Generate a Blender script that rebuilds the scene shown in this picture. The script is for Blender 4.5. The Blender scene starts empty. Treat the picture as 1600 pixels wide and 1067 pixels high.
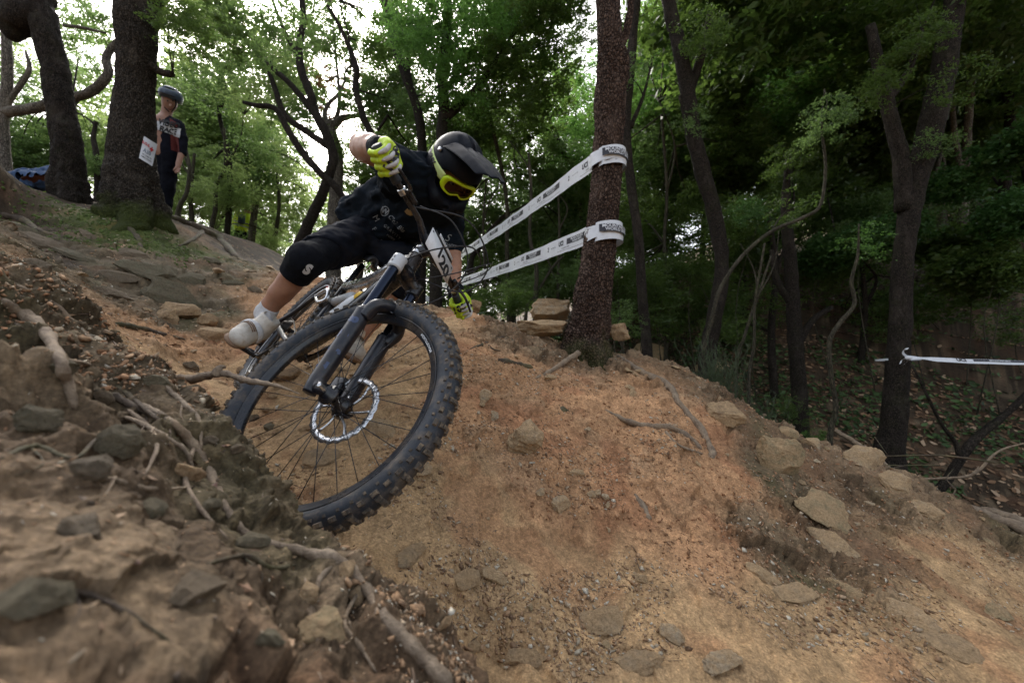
import bpy, bmesh, math, random
import numpy as np
from mathutils import Vector, Matrix, Euler
from mathutils.bvhtree import BVHTree
SC = bpy.context.scene
COL = SC.collection
rnd = random.Random(7)
PITCH = math.radians(5.0); CP_, SP_ = math.cos(PITCH), math.sin(PITCH)
F = 650.0

# ------------------------------------------------------------------ camera, world, sun, exposure
cam = bpy.data.cameras.new('camera'); camo = bpy.data.objects.new('camera', cam); COL.objects.link(camo)
SC.camera = camo
cam.sensor_width = 36.0; cam.lens = 36.0 * F / 1600.0
cam.clip_start = 0.02; cam.clip_end = 400
camo.rotation_euler = (math.radians(90) + PITCH, 0, 0)
cam.dof.use_dof = True; cam.dof.focus_distance = 1.5; cam.dof.aperture_fstop = 3.2
SUN_EL, SUN_AZ = math.radians(42), math.radians(-28)      # azimuth from +Y towards +X
w = bpy.data.worlds.new('World'); SC.world = w; w.use_nodes = True
nt = w.node_tree; nt.nodes.clear()
sky = nt.nodes.new('ShaderNodeTexSky'); sky.sky_type = 'NISHITA'; sky.sun_disc = False
sky.sun_elevation = SUN_EL; sky.sun_rotation = SUN_AZ % (2 * math.pi)
sky.dust_density = 5.0; sky.air_density = 1.2; sky.ozone_density = 1.0
hs = nt.nodes.new('ShaderNodeHueSaturation'); hs.inputs['Saturation'].default_value = 0.42
bg = nt.nodes.new('ShaderNodeBackground'); bg.inputs['Strength'].default_value = 0.15
wo = nt.nodes.new('ShaderNodeOutputWorld')
nt.links.new(sky.outputs[0], hs.inputs['Color']); nt.links.new(hs.outputs[0], bg.inputs[0]); nt.links.new(bg.outputs[0], wo.inputs[0])
sl = bpy.data.lights.new('sun', 'SUN'); sl.energy = 2.6; sl.angle = math.radians(14); sl.color = (1.0, .97, .92)
so = bpy.data.objects.new('sun', sl); COL.objects.link(so)
sd = Vector((math.sin(SUN_AZ) * math.cos(SUN_EL), math.cos(SUN_AZ) * math.cos(SUN_EL), math.sin(SUN_EL)))
so.rotation_euler = sd.to_track_quat('Z', 'Y').to_euler()
vs = SC.view_settings
SC.display_settings.display_device = 'sRGB'
vs.view_transform = 'Standard'; vs.look = 'None'; vs.gamma = 1; vs.exposure = 1.42
try: vs.use_curve_mapping = False
except Exception: pass
cy = SC.cycles
cy.max_bounces = 6; cy.diffuse_bounces = 3; cy.glossy_bounces = 3; cy.transmission_bounces = 4; cy.transparent_max_bounces = 8
cy.caustics_reflective = False; cy.caustics_refractive = False
cy.use_denoising = True
cy.sample_clamp_indirect = 4.0

# ------------------------------------------------------------------ small helpers
def c2w(v):
    """camera-space metres (right, depth, up) to the world"""
    return Vector((v[0], v[1] * CP_ - v[2] * SP_, v[1] * SP_ + v[2] * CP_))
def P(px, py, D):
    return c2w(((px - 800) / F * D, D, (533.5 - py) / F * D))
def proj(p):
    y = p[..., 1] * CP_ + p[..., 2] * SP_; z = -p[..., 1] * SP_ + p[..., 2] * CP_
    return 800 + F * p[..., 0] / y, 533.5 - F * z / y, y
def rays(px, py):
    return (P(px, py, 1.0)).normalized()

def tag(o, label=None, cat=None, group=None, kind=None):
    if label: o['label'] = label
    if cat: o['category'] = cat
    if group: o['group'] = group
    if kind: o['kind'] = kind
    return o
def empty(name, loc=(0, 0, 0), **k):
    o = bpy.data.objects.new(name, None); o.empty_display_size = .1
    COL.objects.link(o); o.location = loc
    return tag(o, **k)
def mk(name, V, Fc, mat, parent=None, smooth=True, **k):
    """V (n,3), Fc list/array of faces, in the parent's space"""
    me = bpy.data.meshes.new(name)
    V = np.asarray(V, np.float32)
    if isinstance(Fc, np.ndarray):
        n, q = Fc.shape
        me.vertices.add(len(V)); me.vertices.foreach_set('co', V.ravel())
        me.loops.add(n * q); me.loops.foreach_set('vertex_index', Fc.astype(np.int32).ravel())
        me.polygons.add(n); me.polygons.foreach_set('loop_start', np.arange(0, n * q, q, dtype=np.int32))
        me.polygons.foreach_set('loop_total', np.full(n, q, np.int32))
        me.update(calc_edges=True)
    else:
        me.from_pydata(V.tolist(), [], Fc); me.update()
    if smooth: me.polygons.foreach_set('use_smooth', np.ones(len(me.polygons), bool))
    for m in (mat if isinstance(mat, (list, tuple)) else [mat]): me.materials.append(m)
    o = bpy.data.objects.new(name, me); COL.objects.link(o)
    if parent is not None: o.parent = parent
    return tag(o, **k)
def inst(name, me, parent=None, M=None, **k):
    o = bpy.data.objects.new(name, me); COL.objects.link(o)
    if parent is not None: o.parent = parent
    if M is not None: o.matrix_basis = M
    return tag(o, **k)
def add_attr(o, name, vals, dom='POINT'):
    a = o.data.attributes.new(name, 'FLOAT_COLOR', dom)
    v = np.ones((len(vals), 4), np.float32); v[:, :3] = vals
    a.data.foreach_set('color', v.ravel())
class G:
    """collects pieces into one mesh"""
    def __init__(s): s.v = []; s.f = []; s.n = 0; s.mi = []
    def add(s, V, Fc, m=0):
        V = np.asarray(V, float); s.v.append(V)
        s.f += [[i + s.n for i in f] for f in (Fc.tolist() if isinstance(Fc, np.ndarray) else Fc)]
        s.mi += [m] * len(Fc); s.n += len(V); return s
    def build(s, name, mat, parent=None, smooth=True, **k):
        o = mk(name, np.concatenate(s.v), s.f, mat, parent, smooth, **k)
        if any(s.mi): o.data.polygons.foreach_set('material_index', np.array(s.mi, np.int32))
        return o

# ------------------------------------------------------------------ numpy noise
_rs = np.random.RandomState(11)
_perm = _rs.permutation(1024)
_grad = _rs.normal(size=(1024, 3)); _grad /= np.linalg.norm(_grad, axis=1)[:, None]
_rv = _rs.rand(1024, 4)
def _h(i, j, k): return _perm[(_perm[(_perm[i & 1023] + j) & 1023] + k) & 1023]
def perlin(p):
    p = np.asarray(p, float); i = np.floor(p).astype(int); f = p - i
    u = f * f * f * (f * (f * 6 - 15) + 10); out = 0
    for a in (0, 1):
        for b in (0, 1):
            for c in (0, 1):
                g = _grad[_h(i[..., 0] + a, i[..., 1] + b, i[..., 2] + c)]
                d = g[..., 0] * (f[..., 0] - a) + g[..., 1] * (f[..., 1] - b) + g[..., 2] * (f[..., 2] - c)
                wgt = (u[..., 0] if a else 1 - u[..., 0]) * (u[..., 1] if b else 1 - u[..., 1]) * (u[..., 2] if c else 1 - u[..., 2])
                out = out + d * wgt
    return out * 1.5
def fbm(p, oct=4, gain=.5):
    s = 0; a = 1
    for o in range(oct):
        s = s + a * perlin(p * 2 ** o + 17.3 * o); a *= gain
    return s
def worley(p):
    """F1, F2, id of the nearest cell and offset from its point"""
    i = np.floor(p).astype(int); f = p - i
    n = len(p); d1 = np.full(n, 9.); d2 = np.full(n, 9.); idd = np.zeros(n, int); off = np.zeros((n, 3))
    for a in (-1, 0, 1):
        for b in (-1, 0, 1):
            for c in (-1, 0, 1):
                h = _h(i[:, 0] + a, i[:, 1] + b, i[:, 2] + c)
                q = f - (np.array([a, b, c]) + _rv[h, :3])
                d = np.sqrt((q * q).sum(1)); m = d < d1
                d2 = np.where(m, d1, np.minimum(d2, d)); d1 = np.where(m, d, d1)
                idd = np.where(m, h, idd); off[m] = q[m]
    return d1, d2, idd, off
def sstep(a, b, x): t = np.clip((x - a) / (b - a), 0, 1); return t * t * (3 - 2 * t)

# ------------------------------------------------------------------ materials
class N:
    def __init__(s, name):
        s.m = bpy.data.materials.new(name); s.m.use_nodes = True; s.t = s.m.node_tree; s.t.nodes.clear()
        s.out = s.n('ShaderNodeOutputMaterial'); s.co = None
    def n(s, typ, **k):
        x = s.t.nodes.new(typ)
        for a, b in k.items(): setattr(x, a, b)
        return x
    def l(s, a, b): s.t.links.new(a, b)
    def set(s, inp, v):
        if isinstance(v, bpy.types.NodeSocket): s.l(v, inp)
        else: inp.default_value = (tuple(v) + (1,) if isinstance(v, (tuple, list)) and len(v) == 3 and inp.type == 'RGBA' else v)
    def coord(s, which='Object', scale=(1, 1, 1)):
        if isinstance(scale, (int, float)): scale = (scale,) * 3
        c = s.n('ShaderNodeTexCoord'); m = s.n('ShaderNodeMapping'); m.inputs['Scale'].default_value = scale
        if which == 'World':
            g = s.n('ShaderNodeNewGeometry'); s.l(g.outputs['Position'], m.inputs[0])
        else: s.l(c.outputs[which], m.inputs[0])
        return m.outputs[0]
    def noise(s, vec, scale, detail=4, rough=.6, out='Fac'):
        x = s.n('ShaderNodeTexNoise'); s.l(vec, x.inputs['Vector']); x.inputs['Scale'].default_value = scale
        x.inputs['Detail'].default_value = detail; x.inputs['Roughness'].default_value = rough
        return x.outputs[out]
    def vor(s, vec, scale, feat='F1', out='Distance', rand=1):
        x = s.n('ShaderNodeTexVoronoi', feature=feat); s.l(vec, x.inputs['Vector']); x.inputs['Scale'].default_value = scale
        x.inputs['Randomness'].default_value = rand
        return x.outputs[out]
    def ramp(s, fac, stops):
        r = s.n('ShaderNodeValToRGB'); s.l(fac, r.inputs[0]); e = r.color_ramp.elements
        while len(e) < len(stops): e.new(.5)
        for el, (p, c) in zip(e, stops):
            el.position = p; el.color = (c, c, c, 1) if isinstance(c, (int, float)) else tuple(c) + (1,)
        return r.outputs[0]
    def mix(s, fac, a, b, mode='MIX'):
        x = s.n('ShaderNodeMix', data_type='RGBA', blend_type=mode)
        s.set(x.inputs[0], fac); s.set(x.inputs[6], a); s.set(x.inputs[7], b); return x.outputs[2]
    def math(s, op, a, b=0.0):
        x = s.n('ShaderNodeMath', operation=op); s.set(x.inputs[0], a); s.set(x.inputs[1], b); return x.outputs[0]
    def attr(s, name, out='Color'):
        return s.n('ShaderNodeAttribute', attribute_name=name).outputs[out]
    def bump(s, h, strength=.5, dist=.01, normal=None):
        b = s.n('ShaderNodeBump'); s.l(h, b.inputs['Height']); b.inputs['Strength'].default_value = strength
        b.inputs['Distance'].default_value = dist
        if normal is not None: s.l(normal, b.inputs['Normal'])
        return b.outputs[0]
    def bsdf(s, col, rough=.7, metal=0, normal=None, spec=.5, **k):
        b = s.n('ShaderNodeBsdfPrincipled'); s.set(b.inputs['Base Color'], col); s.set(b.inputs['Roughness'], rough)
        s.set(b.inputs['Metallic'], metal); s.set(b.inputs['Specular IOR Level'], spec)
        for a, v in k.items(): s.set(b.inputs[a.replace('_', ' ')], v)
        if normal is not None: s.l(normal, b.inputs['Normal'])
        s.l(b.outputs[0], s.out.inputs[0]); return b
def simple(name, col, rough=.6, metal=0, var=.15, scale=8, bump=0, bscale=60, dust=0, **k):
    n = N(name); c = n.coord('Object')
    f = n.noise(c, scale, 5)
    cc = n.mix(n.ramp(f, [(.3, 0), (.7, 1)]), tuple(x * (1 - var) for x in col), tuple(min(1, x * (1 + var)) for x in col))
    if dust:
        d = n.ramp(n.noise(c, scale * 2.3, 8, .7), [(.48, 0), (.72, dust)])
        cc = n.mix(d, cc, (.33, .24, .15))
    nrm = n.bump(n.noise(c, bscale, 6), bump, .004) if bump else None
    r = n.ramp(n.noise(c, scale * 3, 5), [(.3, max(0, rough - .1)), (.7, min(1, rough + .1))])
    n.bsdf(cc, r, metal, nrm, **k); return n.m

# ------------------------------------------------------------------ terrain
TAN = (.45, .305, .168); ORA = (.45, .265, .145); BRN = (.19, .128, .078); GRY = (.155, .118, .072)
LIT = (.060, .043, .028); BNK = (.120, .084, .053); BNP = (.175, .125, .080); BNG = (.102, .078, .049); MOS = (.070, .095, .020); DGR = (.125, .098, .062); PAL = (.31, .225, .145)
TP = [
 # near bank on the left
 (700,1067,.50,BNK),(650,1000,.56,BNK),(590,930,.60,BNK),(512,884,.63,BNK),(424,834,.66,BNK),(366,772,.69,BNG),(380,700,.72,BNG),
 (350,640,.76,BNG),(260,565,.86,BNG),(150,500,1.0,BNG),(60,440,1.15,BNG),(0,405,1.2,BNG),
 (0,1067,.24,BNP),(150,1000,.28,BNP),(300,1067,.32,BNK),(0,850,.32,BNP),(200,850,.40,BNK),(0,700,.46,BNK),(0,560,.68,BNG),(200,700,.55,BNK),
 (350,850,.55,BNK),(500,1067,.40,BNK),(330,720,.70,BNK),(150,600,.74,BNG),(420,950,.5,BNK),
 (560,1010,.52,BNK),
 # floor of the trail behind the bank
 (760,1067,.86,TAN),(690,960,.98,TAN),(640,880,1.02,TAN),(575,865,.98,TAN),(520,800,1.15,TAN),(460,700,1.45,TAN),(400,650,1.75,TAN),
 (340,600,1.95,TAN),(600,780,1.2,TAN),(650,720,1.4,TAN),(560,700,1.45,TAN),(600,620,1.75,TAN),(520,640,1.75,TAN),(640,560,2.15,TAN),(560,560,2.3,TAN),
 (700,500,2.65,TAN),(640,480,3.1,PAL),(560,475,3.6,PAL),(480,600,2.0,TAN),(420,560,2.3,TAN),(480,500,3.0,ORA),(520,440,4.2,ORA),
 (900,1067,.88,TAN),(1100,1067,.92,TAN),(1350,1067,1.0,TAN),(1600,1067,1.08,TAN),(1000,960,1.1,TAN),(800,900,1.15,TAN),(750,800,1.35,TAN),
 (1250,960,1.2,TAN),(1500,960,1.3,TAN),
 # the mound
 (720,640,1.75,ORA),(760,560,2.15,ORA),(830,760,1.5,ORA),(850,680,1.75,ORA),(880,600,2.15,ORA),(980,760,1.6,ORA),(950,680,1.85,ORA),(1000,620,2.2,ORA),
 (1100,850,1.42,ORA),(1130,740,1.75,ORA),(1100,660,2.1,ORA),(1220,860,1.45,GRY),(1200,740,1.9,GRY),(1180,670,2.3,BRN),(1350,860,1.55,BRN),(1330,780,1.95,BRN),
 (1500,900,1.6,TAN),(1600,960,1.5,TAN),(800,530,2.6,BRN),
 # its crest
 (735,488,2.75,ORA),(780,508,2.9,BRN),(830,518,3.0,PAL),(915,560,2.75,BRN),(1000,556,2.95,BRN),(1080,585,2.85,BRN),(1140,615,2.75,BRN),(1200,655,2.65,BRN),
 (1260,690,2.55,BRN),(1320,712,2.45,PAL),(1380,738,2.38,PAL),(1440,775,2.3,BRN),(1500,800,2.2,BRN),(1560,830,2.1,BRN),(1600,845,2.05,BRN),
 # slope on the left
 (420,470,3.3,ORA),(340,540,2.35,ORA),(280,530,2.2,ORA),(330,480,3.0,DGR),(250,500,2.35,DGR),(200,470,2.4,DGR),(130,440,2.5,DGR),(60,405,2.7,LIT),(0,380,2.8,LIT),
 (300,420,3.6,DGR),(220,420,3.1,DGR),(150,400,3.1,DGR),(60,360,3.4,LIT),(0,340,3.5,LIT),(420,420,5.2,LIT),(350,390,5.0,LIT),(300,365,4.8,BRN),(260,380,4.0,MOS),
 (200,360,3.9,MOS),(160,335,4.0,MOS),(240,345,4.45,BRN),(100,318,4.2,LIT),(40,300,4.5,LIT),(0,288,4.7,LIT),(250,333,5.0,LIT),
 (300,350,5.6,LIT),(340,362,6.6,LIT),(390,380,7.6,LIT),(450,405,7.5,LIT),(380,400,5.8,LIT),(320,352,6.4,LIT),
]
TW = [  # plain world points: x, y, z, colour
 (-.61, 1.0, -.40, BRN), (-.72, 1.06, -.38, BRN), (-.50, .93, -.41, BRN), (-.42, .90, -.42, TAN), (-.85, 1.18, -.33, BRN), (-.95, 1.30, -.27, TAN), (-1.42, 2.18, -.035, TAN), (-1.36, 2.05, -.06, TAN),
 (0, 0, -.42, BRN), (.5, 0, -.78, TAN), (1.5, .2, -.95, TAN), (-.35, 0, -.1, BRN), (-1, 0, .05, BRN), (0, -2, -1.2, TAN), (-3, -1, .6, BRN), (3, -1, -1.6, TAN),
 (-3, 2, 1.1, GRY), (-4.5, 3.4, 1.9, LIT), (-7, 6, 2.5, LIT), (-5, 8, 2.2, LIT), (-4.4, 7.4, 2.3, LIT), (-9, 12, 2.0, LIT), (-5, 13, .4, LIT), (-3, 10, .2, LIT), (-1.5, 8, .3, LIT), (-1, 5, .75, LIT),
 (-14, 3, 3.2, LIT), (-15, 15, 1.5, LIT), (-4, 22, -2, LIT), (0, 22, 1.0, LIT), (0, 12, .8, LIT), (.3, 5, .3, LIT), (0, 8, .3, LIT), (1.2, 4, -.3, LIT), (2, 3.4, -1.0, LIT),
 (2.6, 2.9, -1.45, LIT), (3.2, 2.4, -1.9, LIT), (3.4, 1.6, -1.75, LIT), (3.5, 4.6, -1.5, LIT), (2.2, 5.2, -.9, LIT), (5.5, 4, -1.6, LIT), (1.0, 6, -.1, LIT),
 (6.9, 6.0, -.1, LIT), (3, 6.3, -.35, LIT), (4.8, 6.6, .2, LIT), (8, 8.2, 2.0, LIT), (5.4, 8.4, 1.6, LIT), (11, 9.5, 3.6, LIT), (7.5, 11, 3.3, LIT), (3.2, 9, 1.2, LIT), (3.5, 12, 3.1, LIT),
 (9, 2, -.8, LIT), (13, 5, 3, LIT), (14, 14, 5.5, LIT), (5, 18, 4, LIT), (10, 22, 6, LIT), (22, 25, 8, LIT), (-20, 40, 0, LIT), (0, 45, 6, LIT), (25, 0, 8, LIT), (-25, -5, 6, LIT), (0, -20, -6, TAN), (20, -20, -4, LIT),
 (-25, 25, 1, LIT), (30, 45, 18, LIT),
]
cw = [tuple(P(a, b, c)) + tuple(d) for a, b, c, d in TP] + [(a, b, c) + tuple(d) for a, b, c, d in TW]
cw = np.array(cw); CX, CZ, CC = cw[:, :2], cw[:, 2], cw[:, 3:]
def _phi(r2): return np.sqrt(r2 + .06 ** 2)
_A = _phi(((CX[:, None] - CX[None]) ** 2).sum(-1))
_n = len(CX); _Q = np.c_[np.ones(_n), CX]
_reg = np.diag(np.concatenate([np.full(_n, -.012)]))
_S = np.block([[_A + _reg, _Q], [_Q.T, np.zeros((3, 3))]])
_w = np.linalg.solve(_S, np.r_[CZ, 0, 0, 0])
def H0(xy):
    out = np.empty(len(xy))
    for s in range(0, len(xy), 20000):
        q = xy[s:s + 20000]; out[s:s + 20000] = _phi(((q[:, None] - CX[None]) ** 2).sum(-1)) @ _w[:_n] + _w[_n] + q @ _w[_n + 1:]
    return out
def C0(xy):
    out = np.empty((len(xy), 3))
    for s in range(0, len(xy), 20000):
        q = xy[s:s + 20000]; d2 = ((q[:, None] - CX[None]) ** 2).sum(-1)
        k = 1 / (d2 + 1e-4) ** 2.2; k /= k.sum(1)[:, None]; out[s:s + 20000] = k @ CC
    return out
th = np.concatenate([np.linspace(-180, -64, 30)[:-1], np.linspace(-64, 60, 860), np.linspace(60, 180, 30)[1:]]) * math.pi / 180
rr = np.concatenate([[.02, .06, .1, .14], np.geomspace(.17, .45, 90)[:-1], np.geomspace(.45, 3.6, 500), np.geomspace(3.6, 9, 120)[1:], np.geomspace(9, 60, 60)[1:]])
R_, T_ = np.meshgrid(rr, th, indexing='ij')
XY = np.stack([R_ * np.sin(T_), R_ * np.cos(T_)], -1).reshape(-1, 2)
nr, ntt = R_.shape
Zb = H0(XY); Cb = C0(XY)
PT = np.c_[XY, Zb]
def gnorm(Pn):
    g = Pn.reshape(nr, ntt, 3); a = np.gradient(g, axis=0); b = np.gradient(g, axis=1)
    nn = np.cross(b, a).reshape(-1, 3); nn /= np.linalg.norm(nn, axis=1)[:, None] + 1e-12
    nn[nn[:, 2] < 0] *= -1
    return nn
NB = gnorm(PT)
rad = R_.ravel()
sand = np.clip(1 - np.linalg.norm(Cb - np.array(TAN), axis=1) / .10, 0, 1)
ora = np.clip(1 - np.linalg.norm(Cb - np.array(ORA), axis=1) / .16, 0, 1)
nearb = np.clip((XY[:, 0] < -.02) * sstep(1.3, .9, rad), 0, 1)
fade = sstep(60, 8, rad)
big = fbm(PT * 1.6, 3) * .035 + fbm(PT * 5.5 + 9, 3) * .020
# ledges of layered rock
tilt = PT @ np.array([.35, -.35, 1.0])
tt = tilt / .085 + fbm(PT * 2.2 + 5, 3) * 1.9
saw = tt - np.floor(tt); ledge = (np.where(saw < .8, saw / .8, (1 - saw) / .2) - .5)
lm = sstep(-.05, .35, fbm(PT * 2.1 + 40, 2)) * (1 - .75 * sand)
d1, d2, ci, of = worley(PT * np.array([1, 1, 1.8]) * 7 + fbm(PT * 9, 2)[:, None] * .35)
facet = (_rv[ci, 3] - .5) + (of * (_rv[ci, :3] - .5)).sum(1) * 1.6
e1, e2, ei, eo = worley(PT * np.array([1, 1, 1.4]) * 26 + fbm(PT * 20, 2)[:, None] * .4)
facet2 = (_rv[ei, 3] - .5) + (eo * (_rv[ei, :3] - .5)).sum(1) * 1.6
cm = sstep(-.25, .3, fbm(PT * 3.3 + 70, 2)) * (1 - .65 * sand)
fine = fbm(PT * 22 + 3, 4, .6) + .5 * (1 - 2 * np.abs(perlin(PT * 48 + 7)))
g1, g2, gi, go = worley(PT * np.array([1, 1, 1.3]) * 66 + fbm(PT * 40, 2)[:, None] * .4)
facet3 = (_rv[gi, 3] - .5) + (go * (_rv[gi, :3] - .5)).sum(1) * 1.4
disp = big + ledge * .038 * lm + facet * .042 * cm * (1 - .3 * ora) + facet2 * .013 * (1 - .6 * sand) * (.5 + .5 * cm) + fine * (.0078 - .0042 * sand) + facet3 * .0062 * (1 - .72 * sand) * sstep(-.35, .25, fbm(PT * 4.6 + 21, 2)) * sstep(3.4, 1.6, rad)
disp *= np.clip(rad / .9, .45, 1.0) * (1 - .80 * sstep(3.8, 7.5, rad)) * fade
disp += nearb * (fbm(PT * 14 + 33, 3) * .014)
PG = PT + NB * disp[:, None]
# colour
cn = fbm(PT * 3.1 + 12, 4)[:, None]; cn2 = fbm(PT * 13 + 2, 3)[:, None]
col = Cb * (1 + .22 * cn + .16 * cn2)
rock = (sstep(.12, .4, (_rv[ci, 3] - .35)) * cm)[:, None]
col = col * (1 - .45 * rock) + .45 * rock * np.array((.33, .25, .165)) * (1 + .3 * cn2)
red = sstep(.1, .5, fbm(PT * 4.1 + 90, 3))[:, None] * (.25 + ora[:, None] * .5)
col = col * (1 - red * .6) + red * .6 * np.array((.30, .125, .065))
mossm = sstep(.25, .6, fbm(PT * 2.3 + 55, 3) + .25 * NB[:, 2] - .08)[:, None] * np.clip(1 - np.linalg.norm(Cb - np.array(GRY), axis=1) / .12, 0, 1)[:, None]
col = col * (1 - .65 * mossm) + .65 * mossm * np.array((.085, .085, .040))
crevice_shade = sstep(.10, .02, d2 - d1)[:, None] * cm[:, None] * (1 - sand)[:, None]  # shade and dirt fill of the crevices painted into the soil colour
crevice_shade2 = sstep(.12, .02, e2 - e1)[:, None] * (.35 + .65 * cm[:, None]) * (1 - .6 * sand)[:, None]
col = np.clip(col * (1 - .35 * crevice_shade) * (1 - .22 * crevice_shade2), .01, .8)
idx = np.arange(nr * ntt).reshape(nr, ntt)
FQ = np.stack([idx[:-1, :-1], idx[:-1, 1:], idx[1:, 1:], idx[1:, :-1]], -1).reshape(-1, 4)[:, ::-1]
g = N('ground_soil'); c = g.coord('World')
base = g.attr('soil')
n1 = g.noise(c, 60, 8, .75); n2 = g.noise(c, 210, 5, .8); n3 = g.noise(c, 14, 6, .6)
v1 = g.vor(c, 120)
cc = g.mix(1, base, g.ramp(n1, [(.30, (.50, .48, .46)), (.5, (1, 1, 1)), (.70, (1.40, 1.38, 1.34))]), 'MULTIPLY')
cc = g.mix(1, cc, g.ramp(n3, [(.3, (.78, .76, .74)), (.7, (1.18, 1.15, 1.12))]), 'MULTIPLY')
cc = g.mix(1, cc, g.ramp(v1, [(0, (1.2, 1.18, 1.14)), (.5, (.85, .84, .82))]), 'MULTIPLY')
cc = g.mix(1, cc, g.ramp(n2, [(.32, (.62, .6, .58)), (.5, (1, 1, 1)), (.68, (1.3, 1.28, 1.25))]), 'MULTIPLY')
hh = g.math('ADD', g.math('MULTIPLY', n1, .7), g.math('ADD', g.math('MULTIPLY', n2, .25), g.math('MULTIPLY', v1, -.5)))
g.bsdf(cc, .93, 0, g.bump(hh, .55, .006), .25)
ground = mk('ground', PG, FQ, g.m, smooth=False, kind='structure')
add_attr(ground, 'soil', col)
BVH = BVHTree.FromPolygons([Vector(v) for v in PG.tolist()], FQ.tolist())
def hit(px, py):
    """the point of the ground seen at a pixel of the photograph, and its normal"""
    for k in range(12):
        r = BVH.ray_cast(Vector((0, 0, 0)), rays(px, py + 5 * k))
        if r[0] is not None and r[0].length < 14: return (r[0], r[1])
    return (None, None)
NG = gnorm(PG); PXY = np.stack(proj(PG + 1e-9)[:2], -1); PD = PG[:, 1] * CP_ + PG[:, 2] * SP_
def scatter_face(n, dr=(.5, 3.4), seed=0, ok=None):
    """random spots of the finished ground surface, steep faces included"""
    m = np.nonzero((PD > .1) & (rad > dr[0]) & (rad < dr[1]) & (PXY[:, 0] > -80) & (PXY[:, 0] < 1680) & (PXY[:, 1] < 1150) & (ok(PT, sand) if ok else True))[0]
    q = np.random.RandomState(seed).choice(m, n); r = random.Random(seed)
    return [(Vector(PG[i]) + Vector((r.uniform(-.004, .004), r.uniform(-.004, .004), 0)), Vector(NG[i]), r) for i in q]
def drop(x, y, z=30):
    r = BVH.ray_cast(Vector((x, y, z)), Vector((0, 0, -1)))
    return (r[0], r[1]) if r[0] else (Vector((x, y, 0)), Vector((0, 0, 1)))
# ------------------------------------------------------------------ shapes
def catmull(pts, n):
    pts = [np.array(p, float) for p in pts]
    if len(pts) == 2: return np.array([pts[0] + (pts[1] - pts[0]) * t for t in np.linspace(0, 1, n * 1 + 1)])
    q = [2 * pts[0] - pts[1]] + pts + [2 * pts[-1] - pts[-2]]; out = []
    for i in range(1, len(q) - 2):
        for k in range(n):
            t = k / n; a, b, c, d = q[i - 1], q[i], q[i + 1], q[i + 2]
            out.append(.5 * (2 * b + (c - a) * t + (2 * a - 5 * b + 4 * c - d) * t * t + (3 * b - a - 3 * c + d) * t ** 3))
    out.append(pts[-1]); return np.array(out)
def sweep(path, rad, sides=8, nz=0, nscale=8, caps=True, up=None, flute=0, seed=0, squash=None):
    """a tube along path (n,3) with radii (n,) -> V, F"""
    path = np.asarray(path, float); n = len(path); rad = np.broadcast_to(np.asarray(rad, float), (n,))
    t = np.gradient(path, axis=0); t /= np.linalg.norm(t, axis=1)[:, None] + 1e-9
    u = np.cross(t[0], [0, 0, 1.] if abs(t[0][2]) < .9 else [1., 0, 0]) if up is None else np.array(up, float)
    u -= t[0] * (u @ t[0]); u /= np.linalg.norm(u); U = []
    for i in range(n):
        u = u - t[i] * (u @ t[i]); u /= np.linalg.norm(u) + 1e-9; U.append(u)
    U = np.array(U); B = np.cross(t, U); a = np.linspace(0, 2 * np.pi, sides, endpoint=False)
    ca, sa = np.cos(a), np.sin(a)
    if squash is not None: sa = sa * squash
    R = rad[:, None] * (1 + flute * np.cos(a * 5 + seed)[None])
    V = path[:, None] + (U[:, None] * ca[None, :, None] + B[:, None] * sa[None, :, None]) * R[..., None]
    if nz:
        d = fbm(V.reshape(-1, 3) * nscale + seed, 3).reshape(n, sides)
        dirn = V - path[:, None]; V = V + dirn * (d * nz)[..., None]
    V = V.reshape(-1, 3); i = np.arange(n * sides).reshape(n, sides)
    Fq = np.stack([i[:-1], np.roll(i, -1, 1)[:-1], np.roll(i, -1, 1)[1:], i[1:]], -1).reshape(-1, 4).tolist()
    if caps: Fq += [list(range(sides))[::-1], list(range((n - 1) * sides, n * sides))]
    return V, Fq
def ico(sub):
    bm = bmesh.new(); bmesh.ops.create_icosphere(bm, subdivisions=sub, radius=1)
    V = np.array([v.co[:] for v in bm.verts]); Fc = [[v.index for v in f.verts] for f in bm.faces]; bm.free(); return V, Fc
ICO = {k: ico(k) for k in (1, 2, 3, 4)}
def rock(seed, sub=3, flat=.5, cuts=16, nz=.05):
    r = np.random.RandomState(seed); V = ICO[sub][0].copy() * 1.25
    for k in range(cuts):
        nn = r.normal(size=3); nn /= np.linalg.norm(nn); d = r.uniform(.62, .95)
        x = V @ nn - d; V -= np.where(x > 0, x, 0)[:, None] * nn
    nn = np.array([r.uniform(-.15, .15), r.uniform(-.15, .15), 1]); x = V @ nn - .55; V -= np.where(x > 0, x, 0)[:, None] * nn
    nrm = V / (np.linalg.norm(V, axis=1)[:, None] + 1e-9)
    V += nrm * (fbm(V * 1.7 + seed, 4)[:, None] * nz * 1.6)
    lay = V[:, 2] * 5 + fbm(V * 1.2 + seed, 2); V[:, :2] *= (1 + .05 * (np.floor(lay) % 2))[:, None]
    V *= np.array([r.uniform(.9, 1.2), r.uniform(.7, .95), flat]); return V, ICO[sub][1]
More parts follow.
